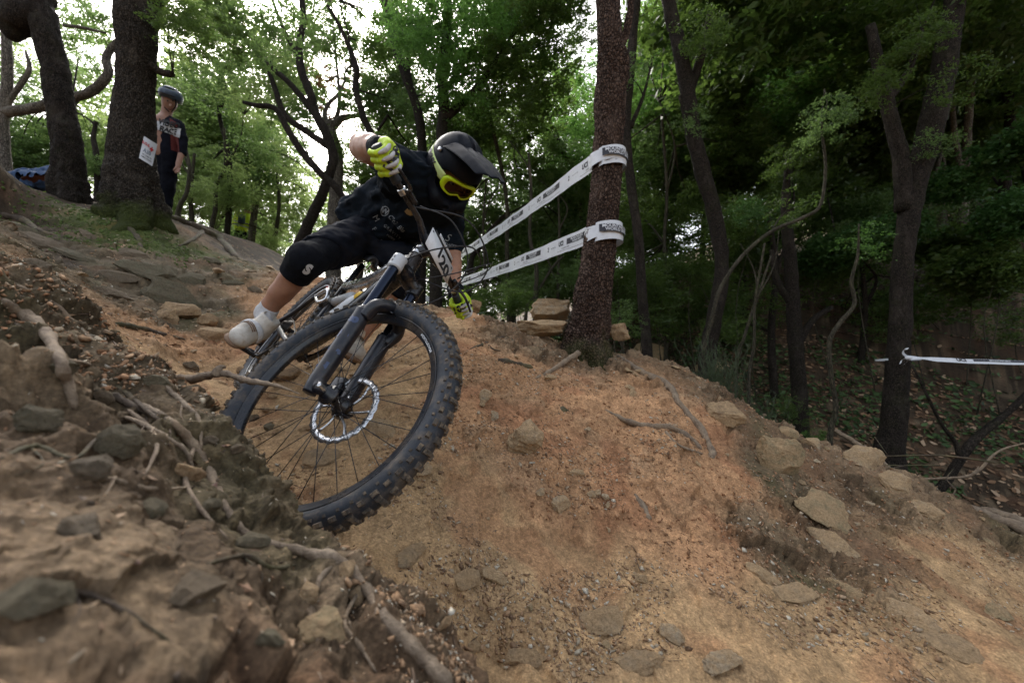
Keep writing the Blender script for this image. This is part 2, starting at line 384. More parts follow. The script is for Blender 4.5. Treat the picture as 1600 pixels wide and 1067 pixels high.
def hull(seed, flat=.5, npt=16):
    r = np.random.RandomState(seed); pts = r.normal(size=(npt, 3)); pts /= np.linalg.norm(pts, axis=1)[:, None]
    pts *= np.array([1, r.uniform(.6, .9), flat]) * r.uniform(.8, 1.1, size=(npt, 1))
    bm = bmesh.new()
    for p in pts: bm.verts.new(p)
    bmesh.ops.convex_hull(bm, input=bm.verts)
    bmesh.ops.triangulate(bm, faces=bm.faces)
    vs_ = [v for v in bm.verts if v.link_faces]; m = {v: i for i, v in enumerate(vs_)}
    V = np.array([v.co[:] for v in vs_]); Fc = [[m[v] for v in f.verts] for f in bm.faces]; bm.free(); return V, Fc

def stone_mat(name, col, alt, rough=.85, dust=TAN):
    n = N(name); c = n.coord('World'); oi = n.n('ShaderNodeObjectInfo').outputs['Random']
    f = n.noise(c, 9, 7, .65); cc = n.mix(n.ramp(f, [(.35, 0), (.65, 1)]), col, alt)
    cc = n.mix(1, cc, n.ramp(oi, [(0, (.72, .72, .72)), (1, (1.2, 1.2, 1.2))]), 'MULTIPLY')
    d = n.ramp(n.noise(c, 22, 8, .75), [(.30, .1), (.54, .92)]); cc = n.mix(d, cc, dust)
    fine = n.noise(c, 110, 8, .75); cc = n.mix(1, cc, n.ramp(fine, [(.3, (.55, .55, .55)), (.7, (1.3, 1.3, 1.3))]), 'MULTIPLY')
    n.bsdf(cc, rough, 0, n.bump(n.math('ADD', fine, n.noise(c, 30, 6)), .9, .012), .3); return n.m
M_ST = [stone_mat('tan_stone', (.33, .24, .15), (.42, .33, .22)), stone_mat('pale_stone', (.40, .36, .28), (.46, .40, .30)),
        stone_mat('green_stone', (.15, .155, .09), (.25, .22, .13)), stone_mat('brown_stone', (.17, .12, .08), (.28, .17, .10))]
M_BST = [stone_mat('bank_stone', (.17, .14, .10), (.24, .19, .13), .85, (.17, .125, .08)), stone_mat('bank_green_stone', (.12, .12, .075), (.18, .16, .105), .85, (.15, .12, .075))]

def orient(nn, spin, tilt=0):
    q = Vector(nn).to_track_quat('Z', 'Y').to_matrix() @ Matrix.Rotation(spin, 3, 'Z') @ Matrix.Rotation(tilt, 3, 'X'); return q
# stones that can be picked out one by one: pieces of the ground
ST = [(818,690,29,.85,0,.8),(728,902,30,.45,0,.3),(775,903,26,.45,0,.3),(940,968,40,.45,0,.3),(1050,992,28,.4,1,.35),(873,790,17,.8,1,.5),(845,770,10,.6,1,.5),
 (924,773,8,.6,1,.5),(934,771,8,.6,1,.5),(946,776,8,.6,1,.5),(902,740,14,.4,0,.4),(1213,716,44,.75,2,.7),(1285,800,62,.5,2,.16),(1300,850,40,.5,0,.2),
 (1345,716,48,.5,0,.35),(1396,756,44,.5,0,.35),(1450,800,40,.4,0,.3),(1230,676,20,.5,2,.4),(1268,694,22,.6,0,.4),(1130,655,32,.6,3,.5),(1022,556,24,.6,2,.5),(1105,580,20,.7,0,.5),
 (757,622,10,1.,1,.5),(772,650,8,1,1,.4),(690,975,18,.35,3,.4),(860,592,10,.5,0,.5),(1000,905,16,.4,0,.4),(1190,900,34,.5,0,.25),(1240,930,50,.4,0,.2),(1330,930,44,.4,2,.2),(1420,960,50,.4,0,.2),
 (1560,960,34,.4,2,.3),(1480,1010,60,.35,0,.2),(1130,1040,40,.4,1,.3),(1000,1040,40,.5,0,.3),(820,1030,34,.4,0,.25),(740,1010,20,.4,0,.3),
 (235,428,44,.5,2,.25),(180,436,30,.5,2,.25),(268,470,46,.5,0,.3),(170,462,30,.5,2,.3),(283,492,26,.8,3,.8),(262,498,18,.8,3,.8),(325,505,20,.7,3,.7),(340,528,26,.7,3,.6),(300,440,22,.6,2,.4),
 (210,400,26,.4,2,.3),(120,405,34,.4,2,.25),(70,385,40,.4,2,.25),(30,360,30,.4,2,.25),(140,372,24,.4,2,.25),(360,445,16,.5,0,.4),(400,455,14,.5,0,.4),(330,410,16,.5,2,.4),(60,415,26,.4,2,.25),
 (190,690,60,.5,2,.4),(140,735,60,.5,0,.35),(60,660,50,.5,2,.4),(560,928,18,.7,1,.5),(250,600,30,.6,2,.5),(540,890,14,.8,0,.6),(325,790,26,.6,0,.5),(290,740,30,.6,3,.5),(395,850,34,.5,0,.4),
 (330,690,18,.6,0,.5),(480,930,26,.6,0,.5),(500,990,40,.6,2,.5),(230,800,40,.5,0,.4),(120,830,60,.5,0,.4),(60,940,90,.5,0,.35),(300,930,70,.5,0,.35),(420,1000,36,.6,1,.5),(160,620,24,.6,2,.5),
 (380,580,12,.8,3,.7),(300,575,18,.6,2,.5),(100,575,30,.5,2,.4),(370,700,18,.6,2,.5),(420,670,16,.6,2,.6),(395,655,14,.6,2,.6),(415,640,10,.7,3,.6),
 (620,740,30,.4,0,.2),(560,770,40,.4,2,.18),(500,720,36,.5,0,.2),(600,670,26,.5,0,.25),(690,600,16,.5,0,.3),(640,870,40,.35,0,.18),(655,735,20,.6,0,.4),(590,560,14,.5,0,.4),(450,590,30,.5,3,.5)]
for i, (px, py, wpx, asp, m, fl) in enumerate(ST):
    p, nn = hit(px, py)
    if p is None: continue
    if px < 460 and py > 560: wpx = wpx * .62
    elif px < 460: wpx *= .8
    elif px > 1180: wpx *= .72
    elif py > 700: wpx *= .85
    D = -p.y * 0 + (p.y * CP_ + p.z * SP_); s = wpx / F * D
    V, Fc = rock(100 + i, 4 if wpx > 26 else 3, fl, 18, .07); V += (fbm(V * 6 + i, 4)[:, None] * .06) * V
    ns = [hit(px + a, py + b)[1] for a in (-14, 0, 14) for b in (-14, 0, 14)]; nn = sum([n_ for n_ in ns if n_ is not None], Vector()).normalized()
    nn = (Vector(nn) * .8 + Vector((0, 0, .2))).normalized()
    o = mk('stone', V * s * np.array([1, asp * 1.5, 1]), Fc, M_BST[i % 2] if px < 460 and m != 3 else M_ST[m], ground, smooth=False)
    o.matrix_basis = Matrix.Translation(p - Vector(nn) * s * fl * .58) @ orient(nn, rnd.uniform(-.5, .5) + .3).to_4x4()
# smaller shards share a few meshes
HV = [hull(i, .25 + .06 * (i % 6)) for i in range(14)]
HM = []
for i, (V, Fc) in enumerate(HV):
    me = bpy.data.meshes.new('stone'); me.from_pydata(V.tolist(), [], Fc); me.materials.append(M_ST[i % 4]); HM.append(me)
def scatter(n, xr, yr, ok=None, seed=0):
    r = random.Random(seed); out = []
    while n > 0:
        n -= 1; x, y = r.uniform(*xr), r.uniform(*yr)
        p, nn = drop(x, y)
        if ok is None or ok(p): out.append((p, nn, r))
    return out
def pixof(p): a = proj(np.array(p)[None]); return a[0][0], a[1][0], a[2][0]
cnt = 0
for p, nn, r in scatter(520, (-2.6, 2.4), (.3, 4.6), seed=3):
    px, py, D = pixof(p)
    if not (0 < px < 1600 and 380 < py < 1067) or cnt > 215: continue
    cnt += 1; s = r.uniform(3, 10) / F * D
    inst('stone', HM[r.randrange(14)], ground, Matrix.Translation(p - nn * s * .25) @ (orient(nn, r.uniform(0, 6.3), r.uniform(-.3, .3)) * s).to_4x4())
def heap(name, pts, variants, size, mat, parent=None, lift=0, tiltr=.5, **k):
    """very many small pieces, one mesh of real geometry"""
    Vs, Fs, n, cols = [], [], 0, []
    for p, nn, r in pts:
        V, Fc = variants[r.randrange(len(variants))]; s = r.uniform(*size) * (r.random() ** .7 + .4)
        M = np.array(orient(nn, r.uniform(0, 6.28), r.uniform(-tiltr, tiltr)))
        W = (V * s) @ M.T + np.array(p) + np.array(nn) * lift * s
        Vs.append(W); Fs.append(np.array(Fc) + n); n += len(V); cols.append(np.full((len(V), 3), r.random()))
    o = mk(name, np.concatenate(Vs), np.concatenate(Fs), mat, parent, smooth=False, kind='stuff', **k)
    add_attr(o, 'rv', np.concatenate(cols)); return o
g = N('pebble'); c = g.coord('World'); rv = g.attr('rv', 'Fac')
cc = g.ramp(rv, [(0, (.15, .095, .06)), (.3, (.32, .20, .115)), (.6, (.42, .27, .16)), (.85, (.40, .34, .25)), (1, (.58, .53, .44))])
g.bsdf(g.mix(1, cc, g.ramp(g.noise(c, 90, 5), [(.3, (.7, .7, .7)), (.7, (1.2, 1.2, 1.2))]), 'MULTIPLY'), .9, 0, None, .2); M_PEB = g.m
g = N('soil_clod'); rv = g.attr('rv', 'Fac'); c = g.coord('World')
g.bsdf(g.mix(1, g.ramp(rv, [(0, (.22, .12, .065)), (.5, (.36, .20, .11)), (1, (.45, .28, .165))]), g.ramp(g.noise(c, 3, 4), [(.35, (.75, .8, .85)), (.65, (1.1, 1, .95))]), 'MULTIPLY'), .95, 0, None, .1); M_CLOD = g.m
tris = [(V * np.array([1, .8, 1]), Fc) for V, Fc in [hull(40 + i, .45, 8) for i in range(10)]]
def dens(p):
    return fbm(np.array([p]) * 1.7 + 4, 2)[0] + rnd.uniform(-.35, .35) > .02
patchy = lambda T, s: (fbm(T * 2.6 + 4, 3) - .35 * s + .25 * np.random.RandomState(1).rand(len(T)) - .6 * ((T[:, 0] < -.02) & (np.hypot(T[:, 0], T[:, 1]) < 1.02))) > .0
heap('pebbles', scatter_face(21000, (.5, 3.2), 5, patchy), tris, (.0016, .0058), M_PEB, lift=.3)
heap('rubble', scatter_face(5000, (.6, 3.2), 25, patchy), tris, (.004, .012), M_PEB, lift=.2, tiltr=.8)
heap('soil_clods', scatter_face(9000, (.6, 3.2), 27, lambda T, s: (s < .6) & ~((T[:, 0] < -.02) & (np.hypot(T[:, 0], T[:, 1]) < 1.02))), [(V * np.array([1, .9, 1.3]), Fc) for V, Fc in tris], (.003, .010), M_CLOD, lift=.1, tiltr=1)
heap('pebbles', scatter(3500, (-4.5, -.9), (1.5, 6), dens, 15), tris, (.006, .02), M_PEB, lift=.1)
heap('pebbles', scatter(3500, (-1.1, -.05), (.15, 1.3), None, 6), [(V * np.array([1, .7, .5]), Fc) for V, Fc in tris], (.0012, .0048), M_PEB, lift=-.1)
heap('bark_scraps', scatter(1500, (-1.1, -.05), (.15, 1.35), None, 16), [(V * np.array([1, .35, .22]), Fc) for V, Fc in tris], (.004, .014), simple('scrap_bark', (.12, .085, .06), .9, 0, .5, 30), lift=.1)
# dry leaves
g = N('dry_leaf'); rv = g.attr('rv', 'Fac')
cc = g.ramp(rv, [(0, (.06, .035, .022)), (.4, (.17, .10, .055)), (.7, (.28, .16, .09)), (1, (.45, .32, .21))])
g.bsdf(cc, .8, 0, None, .25); M_DRY = g.m
def leafv(seed):
    r = np.random.RandomState(seed); a = r.uniform(.3, .5); b = r.uniform(-.1, .35)
    V = np.array([[-1, 0, r.uniform(0, .4)], [-.35, a, b], [.4, a * .9, b * .8 + .1], [1, 0, r.uniform(0, .5)], [.4, -a, b * .9], [-.35, -a * .9, b], [0, 0, 0]])
    return V, [[0, 1, 6], [1, 2, 6], [2, 3, 6], [3, 4, 6], [4, 5, 6], [5, 0, 6]]
LV = [leafv(i) for i in range(7)]
def steepok(p): return True
heap('leaf_litter', scatter(3800, (-5.5, -1.0), (2.1, 7.6), lambda p: fbm(np.array([p]) * 1.3, 2)[0] > -.25, 8), LV, (.016, .032), M_DRY, lift=.15)
FARR = lambda T, s: (T[:, 0] > -.5) & (T[:, 1] + T[:, 0] * .55 > 3.6)
heap('leaf_litter', scatter_face(17000, (3.3, 11), 9, FARR), LV, (.020, .045), M_DRY, lift=.2)
heap('leaf_litter', scatter(700, (-.8, 2.4), (1.0, 3.4), lambda p: fbm(np.array([p]) * 1.9 + 3, 2)[0] > .1, 10), LV, (.007, .018), M_DRY, lift=.15)
heap('leaf_litter', scatter(900, (-1.2, -.08), (.2, 1.4), None, 11), LV, (.006, .017), M_DRY, lift=.25)
heap('wood_splinters', scatter_face(1500, (.5, 4.2), 12, patchy), [(V * np.array([1, .09, .09]), Fc) for V, Fc in tris], (.008, .03), simple('splinter_wood', (.13, .085, .055), .9), tiltr=.25)
LM = []
for i in range(5):
    me = bpy.data.meshes.new('leaf'); V, Fc = LV[i]; V = V + fbm(V * 3 + i, 2)[:, None] * np.array([0, 0, .15]); me.from_pydata(V.tolist(), [], Fc)
    me.materials.append(simple('fallen_leaf', [(.28, .17, .10), (.20, .11, .06), (.33, .22, .14), (.13, .07, .05), (.30, .15, .09)][i], .75)); LM.append(me)
for px, py, s, m in [(625,885,0,0),(380,860,34,2),(822,905,14,0),(905,905,17,0),(370,905,30,1),(180,860,40,3),(440,900,22,1),(330,760,20,3),(300,655,26,1),(867,962,8,3),(1010,912,12,3),
                     (590,870,12,1),(255,885,40,2),(430,840,20,4),(640,700,8,1),(520,905,14,4),(810,912,11,4),(120,640,26,3),(210,740,30,2),(360,690,14,3)]:
    p, nn = hit(px, py)
    if p is None or not s: continue
    D = pixof(p)[2]
    inst('leaf', LM[m], ground, Matrix.Translation(p + Vector(nn) * s / F * D * .25) @ (orient(nn, rnd.uniform(-1, 1), rnd.uniform(-.4, .4)) * (s / F * D)).to_4x4())
p, nn = hit(866, 961)
mk('leaf', LV[1][0] * .01, LV[1][1], simple('green_leaf_fallen', (.03, .06, .03), .5), ground).matrix_basis = Matrix.Translation(p + Vector(nn) * .004)

# ------------------------------------------------------------------ roots and sticks lying on the ground
def wood_mat(name, a, b, moss=0, scale=1.0):
    n = N(name); c = n.coord('World'); f = n.noise(c, 30 * scale, 7, .7)
    cc = n.mix(n.ramp(f, [(.35, 0), (.65, 1)]), a, b)
    d = n.ramp(n.noise(c, 12 * scale, 6, .7), [(.5, 0), (.7, .6)]); cc = n.mix(d, cc, (.30, .21, .13))
    if moss: cc = n.mix(n.ramp(n.noise(c, 6 * scale, 5), [(.45, 0), (.6, moss)]), cc, (.07, .09, .025))
    n.bsdf(cc, .85, 0, n.bump(n.math('ADD', f, n.noise(c, 120 * scale, 4)), .7, .006), .25); return n.m
M_ROOT = wood_mat('root_bark', (.15, .11, .08), (.30, .23, .16)); M_ROOTD = wood_mat('dark_root_bark', (.05, .038, .03), (.12, .09, .065), .4)
M_ROOTP = wood_mat('pale_root_bark', (.28, .22, .16), (.48, .41, .32)); M_ROOTM = wood_mat('mottled_root_bark', (.11, .08, .055), (.32, .25, .18))
def ground_path(pts, r, lift=.3, sag=True):
    out, rads = [], []
    for i, q in enumerate(pts):
        if len(q) == 2:
            p, nn = hit(*q)
            if p is None: continue
            D = pixof(p)[2]
        else: p = P(*q); nn = Vector((0, 0, 0)); D = q[2]
        rr_ = (r[i] if isinstance(r, (list, tuple)) else r) / F * D; out.append(np.array(p + nn * rr_ * lift)); rads.append(rr_)
    return out, rads
def root(name, pts, r, mat, label, cat='root', lift=.05, group=None, branches=(), nz=.55, parent=None):
    pp, ra = ground_path(pts, r, lift)
    path = catmull(pp, 7); rad = np.interp(np.linspace(0, 1, len(path)), np.linspace(0, 1, len(ra)), ra)
    rad[0] *= .6; rad[-1] *= .35; gg = G(); gg.add(*sweep(path, rad, 9, nz, 1 / max(np.mean(ra), .004) * .35, seed=len(pts)))
    for bp, br in branches:
        p2, r2 = ground_path(bp, br, lift); pa = catmull(p2, 6); gg.add(*sweep(pa, np.interp(np.linspace(0, 1, len(pa)), [0, 1], [np.mean(r2), np.mean(r2) * .3]), 7, nz, 40))
    return gg.build(name, mat, parent, label=label, cat=cat, group=group)
root('tree_root', [(223,632),(271,661),(300,694),(328,742),(352,792),(392,838),(470,862),(533,875),(572,918),(600,962),(648,1012),(706,1075)], [4,6,7,7,6,7,8,8,9,10,11,13], M_ROOTM,
     'thick mottled root running down the edge of the near earth bank below the front wheel', branches=[([(328,742),(305,725),(280,715)], 4), ([(533,875),(500,905),(490,960),(496,1000)], 7)])
LB_ = ['thin crooked root on the near bank, %s' % q for q in ('just above the thick mottled root', 'passing under the thick root at its middle', 'nearest the bottom left corner', 'crossing below the broken twig', 'running towards the bottom edge', 'beside the large curved brown leaf', 'in the blurred middle of the bank', 'left of the thick root where it begins', 'low at the left edge', 'hanging off the rim at the bottom', 'above the blurred curved root', 'joining the thick root at its upper end')]
for i_, pts_ in enumerate([[(190,655),(240,668),(280,700),(300,735)], [(300,700),(290,740),(310,790),(350,842)], [(40,960),(120,930),(190,950),(260,1000)], [(250,600),(285,630),(305,660),(312,700)], [(470,900),(480,950),(470,1010),(500,1060)],
        [(330,880),(380,870),(430,890),(470,880)], [(120,760),(180,745),(240,770),(300,765)], [(200,640),(225,670),(240,700),(232,740)], [(0,720),(50,700),(110,712),(150,690)], [(560,925),(545,970),(560,1010),(590,1050)], [(20,440),(80,470),(140,520),(190,560)], [(180,600),(215,630),(250,655),(290,690)]]):
    root('tree_root', [(a + rnd.uniform(-8, 8), b + rnd.uniform(-6, 6)) for a, b in pts_], [3, 4, 3.5, 2], [M_ROOTM, M_ROOT, M_ROOTD][i_ % 3], LB_[i_], nz=.5, branches=[([pts_[1], (pts_[1][0] + rnd.uniform(-30, 30), pts_[1][1] + 25), (pts_[1][0] + rnd.uniform(-45, 45), pts_[1][1] + 48)], 2)])
root('tree_root', [(0,468),(40,492),(70,520),(92,560),(105,600),(118,640)], [8,9,9,8,7,5], M_ROOT, 'blurred curved root at the left edge of the near earth bank', branches=[([(92,560),(140,570),(170,590)], 4)])
root('tree_root', [(150,612),(185,622),(220,640),(262,650)], [4,6,6,4], M_ROOTD, 'short dark root crossing the near bank beside the thick pale root')
root('dead_twig', [(270,588,1.12),(300,592,1.08),(345,583,1.04),(385,594,1.01),(430,602,.98),(470,616,.97)], [3,6,5,5,3,1], M_ROOT, 'broken knobbly twig poking off the near bank across the front tyre', 'twig', branches=[([(340,586,1.04),(343,575,1.04),(352,573,1.05)], 8), ([(385,594,1.01),(360,585,1.03),(330,580,1.04)], 2)])
root('tree_root', [(965,556),(1000,580),(1045,603),(1062,632),(1092,665),(1106,690),(1114,716)], [4,5,6,5,5,5,6], M_ROOT, 'long grey root running down the orange mound from the taped tree', branches=[([(1045,603),(1025,615),(1008,628)], 3)])
root('tree_root', [(945,640),(968,652),(1000,664),(1045,668),(1075,682),(1096,702)], [2,4,5,5,5,3], M_ROOT, 'bent grey root lying across the orange mound below the long root', branches=[([(1040,675),(1060,695),(1090,706),(1115,716)], 3)])
root('tree_root', [(915,545),(890,560),(860,580),(835,592)], [5,4,4,2], M_ROOT, 'low grey root leaving the foot of the taped tree towards the trail')
root('tree_root', [(262,338),(290,350),(318,362),(345,378),(372,405)], [5,7,8,8,4], M_ROOTD, 'dark thick root on the slope running downhill behind the standing spectator', branches=[([(290,350),(320,350),(345,360)], 4), ([(318,362),(300,375),(280,385)], 4)])
root('tree_root', [(0,335),(35,345),(60,362),(100,372)], [5,6,5,2], M_ROOTD, 'dark root at the left edge of the leaf strewn slope below the two big trees')
root('fallen_branch', [(180,505),(215,512),(250,522),(290,530)], [4,5,5,2], M_ROOTD, 'dark fallen branch lying across the slope beside the reddish clods', 'branch')
root('fallen_stick', [(778,563),(800,567),(832,574)], [4,5,4], M_ROOTD, 'short dark stick lying on top of the orange mound', 'stick')
root('fallen_stick', [(735,546),(760,536),(788,526)], [2,3,2], M_ROOTD, 'thin crooked dark twig near the trail crest left of the taped tree', 'stick', branches=[([(760,536),(770,545),(782,548)], 2)])
root('root_stub', [(868,655),(882,640),(896,648)], [3,6,5], M_ROOTD, 'charred looking root stub sticking out of the middle of the orange mound', 'root', lift=.8)
root('bark_strip', [(992,772),(1004,790),(1015,812)], [3,5,4], M_ROOT, 'long flat brown bark strip lying on the orange mound', 'bark')
root('tree_root', [(195,350),(215,372),(222,395)], [6,4,2], M_ROOTD, 'mossy root dropping straight down the slope from the spectator tree')
root('root_stub', [(195,398),(192,412),(196,424)], [3,4,4], M_ROOT, 'small grey forked stump standing on the slope below the mossy tree', 'stump', lift=1.2, branches=[([(192,412),(200,404),(206,400)], 3)])
# ------------------------------------------------------------------ bark and leaves
def bark_mat(name, dark, light, plate=34, stretch=.55, moss=0, bump=1.0, mossz=None):
    n = N(name); c = n.coord('World', (1, 1, stretch))
    wv = n.n('ShaderNodeTexNoise'); n.l(c, wv.inputs['Vector']); wv.inputs['Scale'].default_value = plate * .4; wv.inputs['Detail'].default_value = 3
    sc = n.n('ShaderNodeVectorMath', operation='SCALE'); n.l(wv.outputs['Color'], sc.inputs[0]); sc.inputs['Scale'].default_value = .03
    ad = n.n('ShaderNodeVectorMath', operation='ADD'); n.l(c, ad.inputs[0]); n.l(sc.outputs[0], ad.inputs[1]); cw_ = ad.outputs[0]
    e = n.vor(cw_, plate, 'DISTANCE_TO_EDGE'); cellc = n.vor(cw_, plate, 'F1', 'Color')
    f = n.noise(c, plate * 3, 6, .7); pl = n.ramp(e, [(.02, 0), (.16, 1)])
    sep = n.n('ShaderNodeSeparateColor'); n.l(cellc, sep.inputs[0])
    cc = n.mix(pl, tuple(x * .35 for x in dark), n.mix(sep.outputs[0], dark, light))
    cc = n.mix(1, cc, n.ramp(f, [(.3, (.7, .7, .7)), (.7, (1.25, 1.25, 1.25))]), 'MULTIPLY')
    lich = n.ramp(n.noise(c, 5, 6, .7), [(.52, 0), (.68, .45)]); cc = n.mix(lich, cc, tuple(x * 1.5 + .02 for x in light))
    if moss:
        mm = n.noise(n.coord('World'), 7, 6, .7)
        if mossz is not None:
            g_ = n.n('ShaderNodeNewGeometry'); sx = n.n('ShaderNodeSeparateXYZ'); n.l(g_.outputs['Position'], sx.inputs[0])
            z = n.math('MULTIPLY', n.math('SUBTRACT', mossz, sx.outputs[2]), 1.6); mm = n.math('ADD', mm, z)
        m = n.ramp(mm, [(.5, 0), (.8, moss)])
        cc = n.mix(m, cc, n.mix(n.noise(n.coord('World'), 60, 4), (.028, .042, .008), (.085, .105, .018)))
    h = n.math('ADD', pl, n.math('MULTIPLY', f, .5))
    n.bsdf(cc, .88, 0, n.bump(h, bump, .012), .2); return n.m
hA = hit(205, 338)[0]; DA = pixof(hA)[2]
M_BK = [bark_mat('dark_oak_bark', (.030, .023, .018), (.066, .051, .039), 85, .55, .25),
        bark_mat('red_brown_bark', (.075, .045, .033), (.15, .10, .075), 58, .75, .5, 1.0, .30),
        bark_mat('grey_bark', (.13, .11, .09), (.24, .21, .17), 60, .3, .3, .6),
        bark_mat('mossy_oak_bark', (.042, .034, .026), (.090, .073, .056), 70, .55, .85, 1.0, hA.z + .16),
        bark_mat('sapling_bark', (.045, .040, .027), (.095, .080, .055), 90, .2, .3, .4)]
def leaf_mat(name, dark, light, trans, tr=.45):
    n = N(name); rv = n.attr('rv', 'Fac'); oi = n.n('ShaderNodeObjectInfo').outputs['Random']
    c = n.mix(rv, dark, light); c = n.mix(1, c, n.ramp(oi, [(0, (.75, .8, .75)), (1, (1.2, 1.15, 1.0))]), 'MULTIPLY')
    b = n.n('ShaderNodeBsdfPrincipled'); n.l(c, b.inputs['Base Color']); b.inputs['Roughness'].default_value = .45; b.inputs['Specular IOR Level'].default_value = .35
    t = n.n('ShaderNodeBsdfTranslucent'); n.l(n.mix(rv, tuple(x * .7 for x in trans), trans), t.inputs[0])
    m = n.n('ShaderNodeMixShader'); m.inputs[0].default_value = tr
    n.l(b.outputs[0], m.inputs[1]); n.l(t.outputs[0], m.inputs[2]); n.l(m.outputs[0], n.out.inputs[0]); return n.m
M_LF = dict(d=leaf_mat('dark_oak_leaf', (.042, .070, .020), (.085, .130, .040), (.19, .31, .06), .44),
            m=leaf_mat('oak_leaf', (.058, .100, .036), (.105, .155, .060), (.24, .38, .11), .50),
            y=leaf_mat('backlit_leaf', (.095, .145, .050), (.155, .205, .080), (.44, .58, .19), .56),  # backlight and haze of the left wood put into a paler leaf colour
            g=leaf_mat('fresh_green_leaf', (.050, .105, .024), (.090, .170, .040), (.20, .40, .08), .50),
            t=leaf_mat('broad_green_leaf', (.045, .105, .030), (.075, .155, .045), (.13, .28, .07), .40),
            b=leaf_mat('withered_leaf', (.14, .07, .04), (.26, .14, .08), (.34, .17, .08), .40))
def crown_mesh(seed, nclump, nleaf, size, asp=.42, clump=.24, needle=False, curl=0.0):
    r = np.random.RandomState(seed)
    d = r.normal(size=(nclump, 3)); d /= np.linalg.norm(d, axis=1)[:, None]; C_ = d * (r.rand(nclump, 1) ** .45) * .85
    ci_ = r.randint(nclump, size=nleaf); off = r.normal(size=(nleaf, 3)) * clump * np.array([1, 1, .55]) * (.5 + r.rand(nclump)[ci_][:, None])
    pos = C_[ci_] + off * .6
    a = r.normal(size=(nleaf, 3)); a[:, 2] = a[:, 2] * .5 - .25; a /= np.linalg.norm(a, axis=1)[:, None]
    nn = r.normal(size=(nleaf, 3)); nn[:, 2] += .8; b = np.cross(nn, a); b /= np.linalg.norm(b, axis=1)[:, None] + 1e-9
    nu = np.cross(a, b)
    L = size * (.6 + .8 * r.rand(nleaf, 1)); W = L * asp
    V = np.stack([pos - a * L * .5, pos + b * W * .5 + a * L * .05 + nu * W * .15, pos + a * L * .5, pos - b * W * .5 + a * L * .05 + nu * W * .15], 1).reshape(-1, 3)
    Fc = np.arange(nleaf * 4).reshape(-1, 4)
    rv = np.repeat(np.clip(r.rand(nleaf) * .75 + (r.rand(nclump)[ci_]) * .3, 0, 1), 4)
    return V, Fc, rv
CM = {}
def crown_variant(kind, tone, k):
    key = (kind, tone, k)
    if key in CM: return CM[key]
    spec = dict(D=(70, 4700, .088), O=(46, 2300, .090), S=(24, 850, .095), B=(40, 2300, .150), X=(16, 420, .12))[kind]
    if (kind, k) not in CM:
        CM[(kind, k)] = crown_mesh(hash((ord(kind), k)) % 9999, *spec, clump=.2 if kind != 'B' else .3, asp=.42 if kind != 'B' else .6)
    V, Fc, rv = CM[(kind, k)]
    o = mk('crown', V, Fc, M_LF[tone], smooth=False); add_attr(o, 'rv', np.repeat(rv[:, None], 3, 1)); me = o.data
    bpy.data.objects.remove(o); CM[key] = me; return me
def add_crown(tree, loc, rad, kind='D', tone='m', name='crown', flat=1.0):
    qx, qy, qd = pixof(loc)
    if 1 < qd < 15.5 and math.hypot(qx - 378, qy - 358) < rad / qd * F * .8 + 16: return None
    k = rnd.randrange(3); me = crown_variant(kind, tone, k)
    M = Matrix.Translation(Vector(loc) - tree.location) @ Euler((rnd.uniform(-.4, .4), rnd.uniform(-.4, .4), rnd.uniform(0, 6.3))).to_matrix().to_4x4() @ Matrix.Diagonal((rad * rnd.uniform(.95, 1.2), rad * rnd.uniform(.95, 1.2), rad * flat * rnd.uniform(.8, 1.05), 1))
    return inst(name, me, tree, M)
TREES = []
